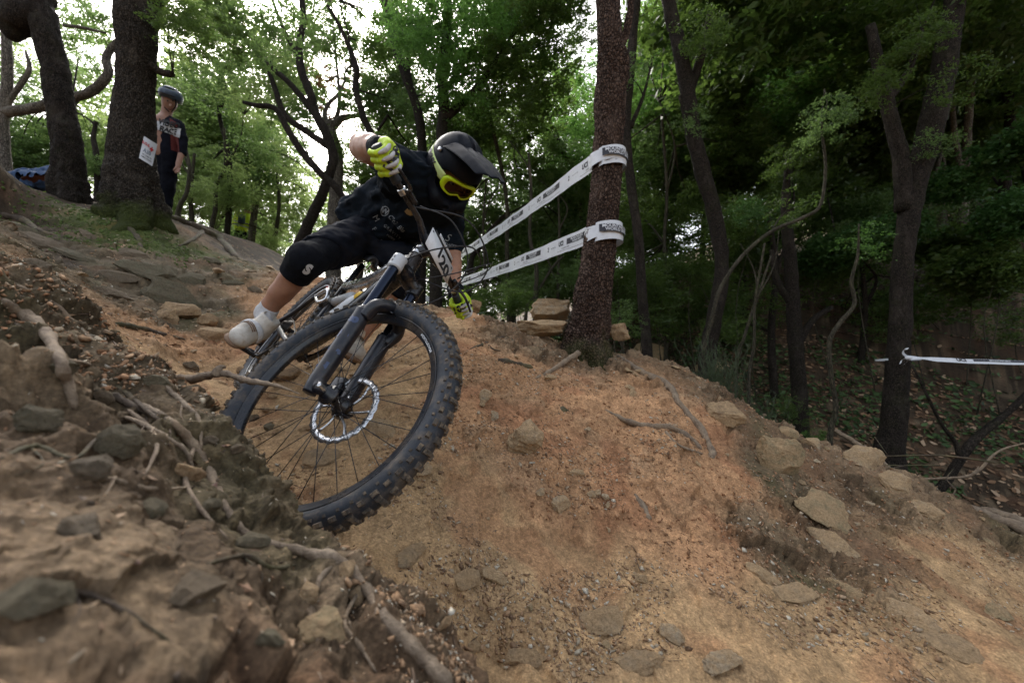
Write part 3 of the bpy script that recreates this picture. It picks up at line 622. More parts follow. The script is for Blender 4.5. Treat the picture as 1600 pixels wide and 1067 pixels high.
def tree(label, path, D, r, bark=0, branches=(), base=None, sides=14, nz=.12, name='oak_tree', group=None, flare=0, cat='tree', rings=6, disp=0, ext=0):
    """path: pixels, foot first; D: depth or list of depths; r: radii in pixels"""
    Ds = D if isinstance(D, (list, tuple)) else [D] * len(path)
    pts = [np.array(P(a, b, d)) for (a, b), d in zip(path, Ds)]
    ra = [(x * .80 / F * d) for x, d in zip(np.interp(np.linspace(0, 1, len(path)), np.linspace(0, 1, len(r)), r), Ds)]
    gp, gn = drop(pts[0][0], pts[0][1])
    pts = [np.array([pts[0][0] + (pts[0][0] - pts[1][0]) * .2, pts[0][1], min(pts[0][2], gp.z) - (.75 if flare else .38)])] + pts; ra = [ra[0] * 1.1] + ra; foot = pts[1][2]
    if ext:      # the trunk goes on above the picture
        dv = pts[-1] - pts[-2]; dv = dv / np.linalg.norm(dv); pts.append(pts[-1] + (dv * .6 + np.array([0, 0, .4])) * ext); ra.append(ra[-1] * .5)
    t = empty(name, pts[0] if base is None else base, label=label, cat=cat, group=group)
    o0 = np.array(t.location)
    def limb(pp, rr_, sd, nm, seed, fl=0, rg=6):
        pa = catmull(pp, rg); rd = np.interp(np.linspace(0, 1, len(pa)), np.linspace(0, 1, len(rr_)), rr_)
        V, Fc = sweep(pa, rd, sd, nz, 1.0 / max(np.mean(rr_), .01) * .6, seed=seed)
        if fl:
            W = V[:len(pa) * sd].reshape(len(pa), sd, 3); h = (pa[:, 2] - foot)[:, None]
            an = np.linspace(0, 2 * np.pi, sd, endpoint=False)[None]
            k_ = fl * np.exp(-np.clip(h, -.5, 9) / .30) * (1 + .55 * np.cos(an * 4 + seed) + .3 * np.cos(an * 7 + 1))
            dd = W - pa[:, None]; k_ = k_ * (1 + .9 * fbm(W.reshape(-1, 3) * 2.6 + seed, 3).reshape(k_.shape)); W += dd * k_[..., None] * np.array([1, 1, .25]) + dd * (fbm(W.reshape(-1, 3) * 9, 3).reshape(k_.shape) * .16 * np.exp(-np.clip(h, -.5, 9) / .5))[..., None]; V[:len(pa) * sd] = W.reshape(-1, 3)
        if disp:
            q = V * np.array([1, 1, .62]) * 42; a1, a2, _, _ = worley(q * 1.35 + fbm(V * 18, 2)[:, None] * .8); W = V[:len(pa) * sd].reshape(len(pa), sd, 3)
            dd = W - pa[:, None]; dd /= np.linalg.norm(dd, axis=2)[..., None] + 1e-9
            W += dd * (sstep(.0, .28, (a2 - a1))[:len(pa) * sd].reshape(len(pa), sd, 1) - .5) * disp; V[:len(pa) * sd] = W.reshape(-1, 3)
        return mk(nm, V - o0, Fc, M_BK[bark], t)
    limb(pts, ra, sides, 'trunk', len(TREES) + 3, flare, rings)
    tops = [pts[-1], pts[len(pts) // 2]]
    for i, (bp, br) in enumerate(branches):
        bb = [np.array(P(q[0], q[1], q[2] if len(q) > 2 else Ds[-1])) for q in bp]; rb = [x * .80 / F * Ds[-1] for x in br]
        limb(bb, rb, max(6, sides // 2), 'branch', i + 11, 0, 5); tops += [bb[-1], bb[len(bb) // 2]]
    TREES.append((t, tops, bark)); return t
def twig(t, a, b, r, bark):
    a = np.array(a); b = np.array(b); m = (a + b) / 2 + np.array([rnd.uniform(-.1, .1), rnd.uniform(-.1, .1), rnd.uniform(-.05, .2)]) * np.linalg.norm(b - a)
    V, Fc = sweep(catmull([a, m, b], 4), np.linspace(r, r * .25, 9), 5, .1, 20); return mk('branch', V - np.array(t.location), Fc, M_BK[bark], t)

# ------------------------------------------------------------------ the trees one can tell apart
tA = tree('big dark oak trunk with mossy foot and a white first aid notice, beside the spectator', [(212,342),(208,315),(205,270),(208,200),(213,120),(214,50),(216,-10)], DA, [33,36,36,36,30,29,33,36], 3,
     [([(216,105),(235,104),(252,113),(270,117)], [12,8,6,5]), ([(225,20),(260,-20),(300,-60)], [18,14,10])], sides=110, flare=.34, nz=.10, rings=26, disp=.010, ext=2.5)
hB = hit(110, 312)[0]; DB = pixof(hB)[2]
tB = tree('dark leaning oak trunk to the left of the oak with the notice', [(112,316),(108,280),(106,230),(96,170),(84,100),(68,30),(52,-20)], DB, [22,20,22,22,20,20,22,24], 0,
     [([(68,20),(40,25),(22,40),(20,62)], [26,30,28,9]), ([(70,-5),(30,-10),(-30,-30)], [24,30,34])], sides=80, flare=.42, nz=.14, rings=20, disp=.008, ext=2)
hM = hit(915, 548)[0]; DM = pixof(hM)[2]
tM = tree('reddish brown barked tree wrapped with two barrier tapes on the mound crest', [(917,548),(922,515),(926,470),(935,400),(944,320),(950,240),(953,160),(957,100),(955,70),(950,0)], DM, [42,36,33,31,29,28,27,29,31,25,22], 1,
     [([(958,85),(975,60),(984,20),(988,-20)], [9,7,6,5])], sides=110, flare=.16, nz=.07, rings=24, disp=.011, ext=3)
tree('slim dark tree standing just right of the taped tree', [(1012,560),(1004,470),(998,380),(985,280),(978,200),(985,110),(992,20),(996,-10)], 4.7, [10,9,9,9,8], 0, [([(985,200),(1005,150),(1020,90)], [5,3,2])], ext=2)
tree('dark crooked oak behind the broom shrub, second tree right of the taped tree', [(1104,580),(1116,500),(1128,420),(1118,340),(1098,270),(1082,200),(1072,130),(1058,60),(1042,-10)], 4.9, [16,14,13,14,15,14,13,12], 0,
     [([(1075,150),(1095,90),(1110,20)], [10,8,6]), ([(1098,270),(1080,220),(1062,150)], [5,4,3])], ext=2, sides=24, nz=.15)
tree('thin pale tree bowing over to the right behind the broom shrub', [(1098,575),(1112,500),(1126,450),(1160,400),(1205,362),(1255,340),(1282,320),(1290,260),(1284,200),(1288,140)], 4.3, [4.5,4,3.6,3.4,3,2.5,1], 4, sides=8, name='sapling', cat='sapling')
tree('greenish S shaped sapling rising from the ravine', [(1296,705),(1306,640),(1299,590),(1296,535),(1312,505),(1335,475),(1330,440),(1340,400),(1342,350)], 3.5, [5,4.5,4,4,3.5,3,1], 4, sides=8, name='sapling', cat='sapling')
tree('dark upright trunk in the ravine, left of the S shaped sapling', [(1252,690),(1248,600),(1240,500),(1236,420),(1228,330),(1232,240)], 5.4, [15,13,12,11,4], 0, [([(1245,540),(1270,500),(1300,480)], [9,6,4]), ([(1240,480),(1215,440),(1205,390)], [8,6,4])], sides=16)
tree('large dark tree with a buttressed foot where the right hand tape is tied', [(1388,728),(1396,660),(1402,580),(1406,500),(1412,400),(1428,300),(1452,210),(1472,120),(1484,40),(1492,-10)], 4.4, [27,21,19,18,17,18,20,20,18,16], 0,
     [([(1412,330),(1408,250),(1388,170),(1372,100),(1360,40)], [14,14,12,10,8]), ([(1395,640),(1410,600),(1418,560)], [11,9,7]), ([(1385,160),(1420,110),(1440,50)], [8,6,4])], sides=26, nz=.14, ext=2)
tree('dead slanting branch like trunk leaning up out of the ravine on the right', [(1462,790),(1480,750),(1520,690),(1568,650),(1620,600)], 3.9, [9,8,8,6,5], 0, [([(1500,715),(1492,690),(1470,660),(1425,570)], [5,4,3,2])], name='dead_tree', cat='dead tree')
tree('double pale stem at the far right behind the broad leaved bushes', [(1500,420),(1508,300),(1512,200),(1520,100)], 7.5, [8,7,6], 2, [([(1508,300),(1490,200),(1488,120)], [6,5,4])])
# the middle of the wood
tree('forked dark oak in the gap of white sky, trunk left of the rider', [(462,405),(482,350),(505,300),(520,250),(512,215),(492,175),(486,150),(471,110),(467,75),(474,30),(471,-10)], 6.8, [13,10,9,9,8,8,7,6,5], 0,
     [([(492,178),(478,160),(452,130),(418,100),(402,82),(398,60)], [7,6,5,4,2]), ([(515,230),(478,205),(445,180),(430,140),(418,110),(385,60)], [7,6,6,5,4,2]), ([(467,90),(445,50),(425,0)], [5,4,3])], sides=18, ext=1.5)
tree('slanting dark limb behind the forked oak, crossing to the rider', [(560,360),(530,300),(500,270),(470,235),(448,200),(430,170),(400,165),(380,160)], 6.4, [6,7,7,6,5,3], 0, name='leaning_tree')
tree('pale barked oak standing between the forked oak and the rider', [(522,400),(523,330),(526,270),(524,235),(516,205),(520,190)], 8.5, [14,13,13,12,10], 2,
     [([(520,200),(535,185),(560,180),(565,170)], [8,6,4,2]), ([(520,200),(508,185),(512,165),(534,140),(540,110)], [6,5,4,3,2]), ([(520,200),(530,165),(528,120),(522,60),(518,0)], [5,4,3,2,2])], sides=16)
tree('thin dark wavy tree directly above the raised elbow of the rider', [(612,330),(600,260),(580,210),(567,180),(556,140),(557,110),(550,85),(530,40),(512,10)], 7.4, [7,7,6,6,4,3], 0, [([(557,115),(548,95),(545,60),(530,0)], [3,2,2,1]), ([(590,205),(600,190),(606,180)], [3,3,2])])
tree('straight dark trunk half hidden behind the raised glove', [(658,420),(660,300),(660,240),(655,185),(645,150),(630,110),(615,60),(600,0)], 7.0, [10,9,9,8,8,7], 0, [([(652,170),(640,120),(636,80),(620,20)], [5,4,3,2])], sides=14, ext=1.5)
tree('forking dark oak above the rider helmet', [(684,330),(690,240),(690,205),(694,170),(690,120),(696,60),(700,0)], 6.6, [12,11,11,10,9,8], 0,
     [([(694,185),(720,165),(742,140),(765,110),(790,70)], [9,7,6,5,3]), ([(694,150),(715,110),(735,85)], [5,4,3])], sides=16, ext=1.5)
for i, (pa, D, r, lab) in enumerate([
  ([(836,490),(838,420),(828,370),(830,300),(826,240)], 6.5, 4, 'pale sapling behind the lower tape left of the big boulders'),
  ([(872,500),(872,440),(874,360),(872,300)], 6.8, 3, 'straight thin sapling just left of the taped tree'),
  ([(822,490),(838,460),(862,420),(880,400)], 6.6, 3, 'slanting thin sapling leaning right under the lower tape'),
  ([(757,480),(758,430),(755,350),(760,280)], 8, 3, 'thin sapling beside the left end of the upper tape'),
  ([(735,420),(748,390),(765,360),(795,330)], 8.5, 5, 'dark slanting stem between the helmet and the tapes'),
  ([(795,480),(792,400),(790,300),(760,160),(742,90),(738,60)], 7.8, 4, 'tall pale thin tree rising above the tapes'),
  ([(905,300),(880,240),(858,190),(850,140)], 9, 4, 'pale slanting stem left of the taped trunk'),
  ([(1150,590),(1165,520),(1185,460),(1205,400)], 4.0, 3, 'thin sapling leaning right behind the broom shrub'),
  ([(1170,610),(1178,540),(1180,470),(1195,380)], 3.8, 3, 'upright thin stem rising out of the ravine edge by the broom shrub'),
  ([(352,395),(360,300),(355,230),(343,180),(345,100)], 9.5, 5, 'dark slim trunk left of the person in the yellow vest'),
  ([(392,388),(398,330),(405,290),(402,220)], 13, 6, 'grey trunk just right of the person in the yellow vest'),
  ([(424,405),(430,370),(436,320),(432,260)], 12, 4, 'slim grey tree halfway between yellow vest and forked oak'),
  ([(276,345),(282,320),(292,300),(296,262),(290,230)], 7.0, 4, 'pale bent stem right behind the legs of the spectator'),
  ([(300,352),(298,320),(300,280),(304,240)], 8.0, 4, 'pale upright stem near the spectator, nearer the yellow vest'),
  ([(330,362),(336,330),(338,290),(352,260),(350,200)], 9.0, 4, 'slender pale stem in the bright foliage right of the spectator'),
  ([(153,290),(150,240),(146,215),(150,190)], 7.5, 5, 'thin dark stem seen between the two big left trunks'),
  ([(20,300),(8,262),(4,200),(12,120),(8,40),(2,-10)], 5.6, 10, 'pale grey trunk at the left edge of the wood'),
  ([(1040,560),(1045,470),(1038,380),(1042,300),(1034,180)], 7.0, 4, 'thin grey stem between the slim tree and the crooked oak'),
  ([(1210,620),(1205,520),(1212,420),(1200,330)], 6.2, 7, 'dim trunk behind the leaning saplings in the ravine'),
  ([(1420,520),(1440,420),(1446,330),(1470,240)], 8.0, 6, 'faint grey stem on the far bank right of the tape knot'),
  ([(1340,640),(1346,560),(1352,480),(1345,400)], 6.6, 6, 'dim dark trunk in the ravine left of the buttressed tree'),
  ([(1150,330),(1145,240),(1160,150),(1165,60),(1160,0)], 8.5, 9, 'dark trunk in the foliage above the bowing pale tree'),
  ([(1300,330),(1306,250),(1300,160),(1316,60),(1330,0)], 9.0, 8, 'dim trunk under the canopy left of the buttressed tree'),
  ([(1580,420),(1570,300),(1578,180),(1566,60)], 8.0, 9, 'dim trunk near the right edge above the broad leaved bushes')]):
    nb = [([pa[-2], ((pa[-2][0] + pa[-1][0]) / 2 + rnd.uniform(-30, 30), (pa[-2][1] + pa[-1][1]) / 2 - 10), (pa[-1][0] + rnd.uniform(-50, 50), pa[-1][1] - 20)], [r * .6, r * .4, r * .2])]
    tree(lab, pa, D, [r * 1.15, r, r * .8, r * .6], 0 if 'dark' in lab or 'dim' in lab else 4 if r < 5 else 2, nb, sides=8, name='sapling' if r < 5 else 'oak_tree', cat='sapling' if r < 5 else 'tree', ext=1.0 if pa[-1][1] < 5 else 0)
tree('grey twisting limb of a tree crossing behind the two big left trunks', [(-30,190),(0,178),(60,168),(100,155),(140,145),(168,118),(166,92),(178,72),(200,50)], 5.6, [9,9,9,8,8,7,6,5], 2, [([(0,178),(20,150),(45,110),(40,80)], [6,5,4,2]), ([(100,40),(130,44),(165,52)], [3,3,2])], name='leaning_tree')

# leaf masses: px, py, radius px, depth, kind, tone
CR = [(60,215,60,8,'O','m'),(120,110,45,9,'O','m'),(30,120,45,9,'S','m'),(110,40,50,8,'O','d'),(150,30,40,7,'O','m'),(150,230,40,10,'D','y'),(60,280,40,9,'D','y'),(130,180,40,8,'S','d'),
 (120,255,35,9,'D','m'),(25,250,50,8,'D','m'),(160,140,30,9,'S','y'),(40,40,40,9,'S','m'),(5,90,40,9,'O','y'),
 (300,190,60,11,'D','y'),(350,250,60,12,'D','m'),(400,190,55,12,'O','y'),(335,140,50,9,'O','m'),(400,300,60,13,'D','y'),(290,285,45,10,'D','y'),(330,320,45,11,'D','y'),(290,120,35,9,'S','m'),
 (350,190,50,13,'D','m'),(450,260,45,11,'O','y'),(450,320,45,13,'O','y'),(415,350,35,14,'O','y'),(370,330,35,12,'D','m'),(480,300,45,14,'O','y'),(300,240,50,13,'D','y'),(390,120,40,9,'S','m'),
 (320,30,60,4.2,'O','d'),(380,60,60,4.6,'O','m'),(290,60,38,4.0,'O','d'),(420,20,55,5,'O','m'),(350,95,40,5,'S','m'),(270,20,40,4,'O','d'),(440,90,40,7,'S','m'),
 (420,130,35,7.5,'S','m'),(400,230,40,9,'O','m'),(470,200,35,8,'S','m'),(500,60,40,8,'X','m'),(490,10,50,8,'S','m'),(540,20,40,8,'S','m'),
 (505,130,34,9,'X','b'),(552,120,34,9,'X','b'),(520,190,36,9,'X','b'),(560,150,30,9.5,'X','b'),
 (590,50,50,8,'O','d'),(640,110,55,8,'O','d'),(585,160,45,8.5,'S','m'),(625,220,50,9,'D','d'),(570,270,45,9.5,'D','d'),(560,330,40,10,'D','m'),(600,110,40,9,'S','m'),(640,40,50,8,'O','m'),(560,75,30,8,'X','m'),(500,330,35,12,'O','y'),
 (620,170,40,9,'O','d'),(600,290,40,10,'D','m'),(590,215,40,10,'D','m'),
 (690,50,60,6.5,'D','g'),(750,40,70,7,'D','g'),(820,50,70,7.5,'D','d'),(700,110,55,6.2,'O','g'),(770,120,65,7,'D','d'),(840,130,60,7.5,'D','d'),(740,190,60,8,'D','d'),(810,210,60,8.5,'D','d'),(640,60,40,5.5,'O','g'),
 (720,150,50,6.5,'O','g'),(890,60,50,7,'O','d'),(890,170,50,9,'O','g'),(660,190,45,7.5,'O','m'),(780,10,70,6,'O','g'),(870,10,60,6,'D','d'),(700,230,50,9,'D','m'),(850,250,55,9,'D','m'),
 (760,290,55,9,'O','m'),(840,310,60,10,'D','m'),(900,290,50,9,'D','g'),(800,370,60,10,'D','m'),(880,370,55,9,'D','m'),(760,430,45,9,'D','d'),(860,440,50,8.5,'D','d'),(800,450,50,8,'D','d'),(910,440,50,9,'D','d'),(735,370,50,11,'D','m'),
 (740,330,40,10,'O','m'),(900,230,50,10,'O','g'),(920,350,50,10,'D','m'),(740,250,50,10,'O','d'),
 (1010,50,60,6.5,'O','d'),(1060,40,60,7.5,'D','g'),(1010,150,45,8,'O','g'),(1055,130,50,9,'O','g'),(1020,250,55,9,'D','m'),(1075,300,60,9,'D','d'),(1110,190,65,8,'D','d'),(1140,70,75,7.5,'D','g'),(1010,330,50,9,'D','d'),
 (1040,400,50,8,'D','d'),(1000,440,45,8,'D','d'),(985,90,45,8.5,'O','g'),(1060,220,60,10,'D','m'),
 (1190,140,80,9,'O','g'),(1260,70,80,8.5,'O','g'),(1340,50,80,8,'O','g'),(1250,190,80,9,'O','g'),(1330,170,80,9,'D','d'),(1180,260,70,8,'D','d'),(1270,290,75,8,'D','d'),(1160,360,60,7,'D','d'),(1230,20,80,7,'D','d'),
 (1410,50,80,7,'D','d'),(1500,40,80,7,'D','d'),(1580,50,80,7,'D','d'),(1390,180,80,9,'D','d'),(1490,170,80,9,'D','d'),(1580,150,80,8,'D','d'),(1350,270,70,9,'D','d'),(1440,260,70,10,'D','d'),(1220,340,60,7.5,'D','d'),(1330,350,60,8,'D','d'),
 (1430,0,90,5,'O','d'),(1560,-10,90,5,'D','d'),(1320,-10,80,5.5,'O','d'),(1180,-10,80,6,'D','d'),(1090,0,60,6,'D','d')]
import itertools
def nearest_tree(p):
    best = min(TREES, key=lambda T: min(float(np.linalg.norm((np.array(q) - p) * np.array([1, .6, 1]))) for q in T[1]))
    return best, min(best[1], key=lambda q: float(np.linalg.norm(np.array(q) - p)))
CR += [(rnd.uniform(1000, 1620), rnd.uniform(320, 520), rnd.uniform(38, 62), rnd.uniform(6.2, 8.5), 'O', rnd.choice('ddm')) for _ in range(26)]
CR += [(1440,60,42,4.1,'O','d'),(1380,130,34,4.2,'O','d'),(1500,130,40,4.0,'S','d'),(1465,225,34,4.2,'S','m'),(1100,60,44,4.6,'O','d'),(1085,185,34,4.7,'S','m'),(1240,330,40,4.6,'S','d'),(1290,190,40,4.2,'O','m'),(1345,380,34,3.6,'S','g'),(1230,250,38,5.1,'O','d'),(985,120,34,4.6,'S','m')]
CR += [(rnd.uniform(430, 640), rnd.uniform(-10, 190), rnd.uniform(34, 50), rnd.uniform(8, 12), 'O', rnd.choice('ymm')) for _ in range(9)] + [(rnd.uniform(250, 450), rnd.uniform(-10, 150), rnd.uniform(34, 50), rnd.uniform(7, 11), 'O', rnd.choice('yym')) for _ in range(10)]
CR += [(rnd.uniform(455, 640), rnd.uniform(-10, 340), rnd.uniform(34, 52), rnd.uniform(8, 12), rnd.choice(('S', 'S', 'X')), rnd.choice('dmy')) for _ in range(22)]
CR += [(a + rnd.uniform(-45, 45), b + rnd.uniform(-40, 40), c, d + rnd.uniform(-.5, 2.5), e, f) for a, b, c, d, e, f in CR if a < 480 and b > 110 and c > 35]
CR += [(a + rnd.uniform(-50, 50), b + rnd.uniform(-45, 45), c * .8, d + rnd.uniform(-1, 1), 'O', f) for a, b, c, d, e, f in CR if a > 640 and e == 'D']
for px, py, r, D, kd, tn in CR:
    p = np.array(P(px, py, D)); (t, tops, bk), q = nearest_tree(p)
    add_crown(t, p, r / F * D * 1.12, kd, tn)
    if np.linalg.norm(p - q) < 3.5: twig(t, q, p, .012 * D / 6, bk)
M_BK.append(M_BK[0])
# the canopy goes on above the ravine: unseen crowns added to shade it
for i in range(18):
    p = np.array([rnd.uniform(2.6, 9.5), rnd.uniform(2.0, 9.5), rnd.uniform(4.8, 8.5)]); (t, tops, bk), q = nearest_tree(p)
    add_crown(t, p, rnd.uniform(1.1, 1.7), 'D', 'd')
# more of the wood behind, each a tree of its own
gr = 'trees deep in the wood'
where = {0: 'in the left wood', 1: 'behind the rider', 2: 'beyond the tapes', 3: 'in the right wood'}
used = {}
def back_tree(px, D, lab, tone, kd, rp, lo=.5, hgt=None, n=7, spread=1.3):
    x = (px - 800) / F * D; gp, _ = drop(x, D * CP_)
    h = hgt or rnd.uniform(6, 9); z0 = gp.z
    b = np.array([x, D * CP_, z0 - .2]); path = [b]
    for k in range(1, 6): path.append(b + np.array([rnd.uniform(-.35, .35) * k * .5, rnd.uniform(-.3, .3) * k * .4, h * k / 5]))
    t = empty('oak_tree', b, label=lab, cat='tree', group=None); pa = catmull(path, 4)
    V, Fc = sweep(pa, np.linspace(rp, rp * .3, len(pa)), 8, .1, 6); mk('trunk', V - b, Fc, M_BK[rnd.choice([0, 0, 2])], t)
    for k in range(n):
        s_ = rnd.uniform(lo, 1.05); c_ = pa[min(len(pa) - 1, int(s_ * (len(pa) - 1)))] + np.array([rnd.uniform(-1, 1), rnd.uniform(-1, 1), rnd.uniform(-.3, .5)]) * spread
        add_crown(t, c_, rnd.uniform(.9, 1.5), kd if isinstance(kd, str) else rnd.choice(kd), rnd.choice(tone))
        if k % 2 == 0: twig(t, pa[min(len(pa) - 1, int(s_ * .8 * (len(pa) - 1)))], c_, .03, 0)
    return t
BT = [(40,12,'y'),(95,17,'y'),(140,14,'y'),(220,12,'y'),(255,15,'y'),(310,17,'y'),(340,13,'y'),(370,20,'y'),(415,16,'y'),(440,22,'y'),(500,19,'y'),(465,26,'y'),(560,15,'m'),(620,13,'m'),(680,12,'m'),(745,13,'m'),(800,12,'m'),(850,14,'m'),(900,12,'m'),(960,13,'g'),(1010,14,'g'),(1050,12,'m'),
      (720,20,'m'),(880,20,'m'),(1100,11,'d'),(1160,13,'d'),(1220,11,'d'),(1290,12,'d'),(1350,10.5,'d'),(1420,11,'d'),(1490,10,'d'),(1560,10.5,'d'),(1640,9,'d'),(1130,18,'g'),(1260,17,'g'),(1380,16,'d'),(1520,15,'d'),(1620,13,'d')]
for i, (px, D, tn) in enumerate(BT):
    z = 0 if px < 480 else 1 if px < 720 else 2 if px < 1000 else 3
    ORD = ['leftmost', 'second', 'third', 'fourth', 'fifth', 'sixth', 'seventh', 'eighth', 'ninth', 'tenth', 'eleventh', 'twelfth', 'thirteenth', 'fourteenth', 'fifteenth']
    rank = sum(1 for q in BT if q[2] == tn and q[0] < px)
    lab = '%s far oak, %s of its colour %s' % ({'y': 'sunlit yellow green', 'm': 'mid green', 'g': 'fresh green', 'd': 'dark leaved'}[tn], ORD[rank] + (' from left' if rank else ''), where[z])
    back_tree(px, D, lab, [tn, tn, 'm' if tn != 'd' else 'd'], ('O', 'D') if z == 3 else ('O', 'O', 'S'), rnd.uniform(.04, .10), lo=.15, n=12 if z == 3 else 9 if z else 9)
# ------------------------------------------------------------------ the bicycle (x forward, y rider's left, z up; origin at the rear axle)
def rodr(v):
    t = np.linalg.norm(v) + 1e-12; k = v / t; K = np.array([[0, -k[2], k[1]], [k[2], 0, -k[0]], [-k[1], k[0], 0]])
    return np.eye(3) + np.sin(t) * K + (1 - np.cos(t)) * K @ K
RC = np.array([[1, 0, 0], [0, CP_, -SP_], [0, SP_, CP_]])
BM = RC @ rodr(np.array([-.51876932, .47530618, -.9052271])); BT_ = RC @ np.array([-1.1538878, 2.16837974, .05094737])
sA = np.array([-.423, 0, .906]); pA = np.array([.906, 0, .423]); AX = np.array([1.22, 0, 0.]); LEN = .498
CRW = AX + LEN * sA - .044 * pA; ST_ = rodr(sA * .41294)
HT = CRW + .11 * sA; BC = HT + .045 * pA + .035 * sA
def fr(p):
    p = np.asarray(p, float); return CRW + (p - CRW) @ ST_.T
def BW(p): return np.asarray(p, float) @ BM.T + BT_
bike = empty('mountain_bike', label='black full suspension mountain bike with race plate 120, leaning hard into the turn', cat='bicycle')
m4 = Matrix.Identity(4)
for i in range(3):
    for j in range(3): m4[i][j] = BM[i, j]
    m4[i][3] = BT_[i]
bike.matrix_world = m4
M_BLK = simple('gloss_black_paint', (.008, .010, .015), .22, 0, .3, 6, dust=.2)
M_MBK = simple('satin_blue_black_alloy', (.007, .009, .016), .36, 0, .25, 8, dust=.14)
M_ANO = simple('dark_anodised_tube', (.020, .027, .045), .14, .8, .1, 6)
M_SIL = simple('silver_metal', (.55, .56, .58), .25, .9, .1, 10, dust=.2)
M_RUB = simple('tyre_rubber', (.020, .025, .034), .66, 0, .3, 10, .3, 90, dust=.42)
M_KNB = simple('dusty_tread', (.075, .062, .050), .85, 0, .4, 30, .3, 90, dust=.9)
M_RIM = simple('black_rim', (.014, .017, .024), .30, 0, .2, 5, dust=.35)
M_WHT = simple('white_print', (.75, .76, .78), .45, 0, .08, 30, dust=.12)
M_GRW = simple('greyish_white', (.50, .52, .55), .4, 0, .15, 20, dust=.2)
M_NAVY = simple('navy_print', (.035, .055, .12), .4)
M_INK = simple('black_print', (.01, .01, .012), .5)
M_YEL = simple('yellow_plastic', (.75, .45, .02), .4)
M_RED = simple('red_paint', (.45, .02, .02), .4)
M_CHN = simple('oily_steel', (.10, .09, .08), .4, .8, .3, 60)
def tube(a, b, r0, r1=None, sides=18, n=8):
    a, b = np.array(a, float), np.array(b, float); r1 = r0 if r1 is None else r1
    return sweep(np.linspace(a, b, n), np.linspace(r0, r1, n), sides)
def curve_tube(pts, r, sides=14, n=8): 
    pa = catmull(pts, n); return sweep(pa, np.interp(np.linspace(0, 1, len(pa)), np.linspace(0, 1, np.size(r)), np.atleast_1d(r)), sides)
def box(c, s, R=None, bev=0):
    V = np.array([[x, y, z] for x in (-.5, .5) for y in (-.5, .5) for z in (-.5, .5)]) * np.array(s)
    if R is not None: V = V @ np.asarray(R).T
    return V + np.array(c), [[0, 1, 3, 2], [4, 6, 7, 5], [0, 4, 5, 1], [2, 3, 7, 6], [0, 2, 6, 4], [1, 5, 7, 3]]
def bevel(o, w_=.002, seg=2):
    bm = bmesh.new(); bm.from_mesh(o.data); bmesh.ops.bevel(bm, geom=[e for e in bm.edges if e.calc_face_angle(0) > .5], offset=w_, segments=seg, affect='EDGES', profile=.7)
    bm.to_mesh(o.data); bm.free(); return o
def lathe(prof, n=64, axis_y=True):
    """prof: closed list of (radius, y)"""
    k = len(prof); a = np.linspace(0, 2 * np.pi, n, endpoint=False); V = []
    for r, y in prof: V.append(np.stack([r * np.cos(a), np.full(n, y), r * np.sin(a)], -1))
    V = np.array(V).reshape(-1, 3); i = np.arange(k * n).reshape(k, n)
    j = np.roll(i, -1, 0); return V, np.stack([i, np.roll(i, -1, 1), np.roll(j, -1, 1), j], -1).reshape(-1, 4).tolist()
def text_mesh(s, size=1.0, ext=0.0, bold=0.0, italic=0.0, spacing=1.0):
    cu = bpy.data.curves.new('t', 'FONT'); cu.body = s; cu.size = size; cu.align_x = 'CENTER'; cu.align_y = 'CENTER'; cu.offset = bold * size; cu.shear = italic; cu.space_character = spacing
    cu.resolution_u = 3
    o = bpy.data.objects.new('t', cu); COL.objects.link(o); dg = bpy.context.evaluated_depsgraph_get(); me = o.evaluated_get(dg).to_mesh()
    V = np.array([v.co[:] for v in me.vertices]).reshape(-1, 3); Fc = [list(p.vertices) for p in me.polygons]
    o.evaluated_get(dg).to_mesh_clear(); bpy.data.objects.remove(o); bpy.data.curves.remove(cu); return V, Fc
def frame3(a, b, u):
    """axes with x along b-a, y towards u"""
    x = np.array(b, float) - np.array(a, float); x /= np.linalg.norm(x); y = np.array(u, float) - x * (np.array(u) @ x); y /= np.linalg.norm(y); return x, y, np.cross(x, y)
def wrap_text(s, size, origin, x, y, r, lift=.0006, **k):
    """print on a cylinder with axis x through origin, radius r, facing y x ... ; y is the outward direction"""
    V, Fc = text_mesh(s, size, **k); z = np.cross(x, y); a = V[:, 1] / r
    return np.array(origin) + V[:, :1] * x + (r + lift) * (np.cos(a)[:, None] * y - np.sin(a)[:, None] * z), Fc

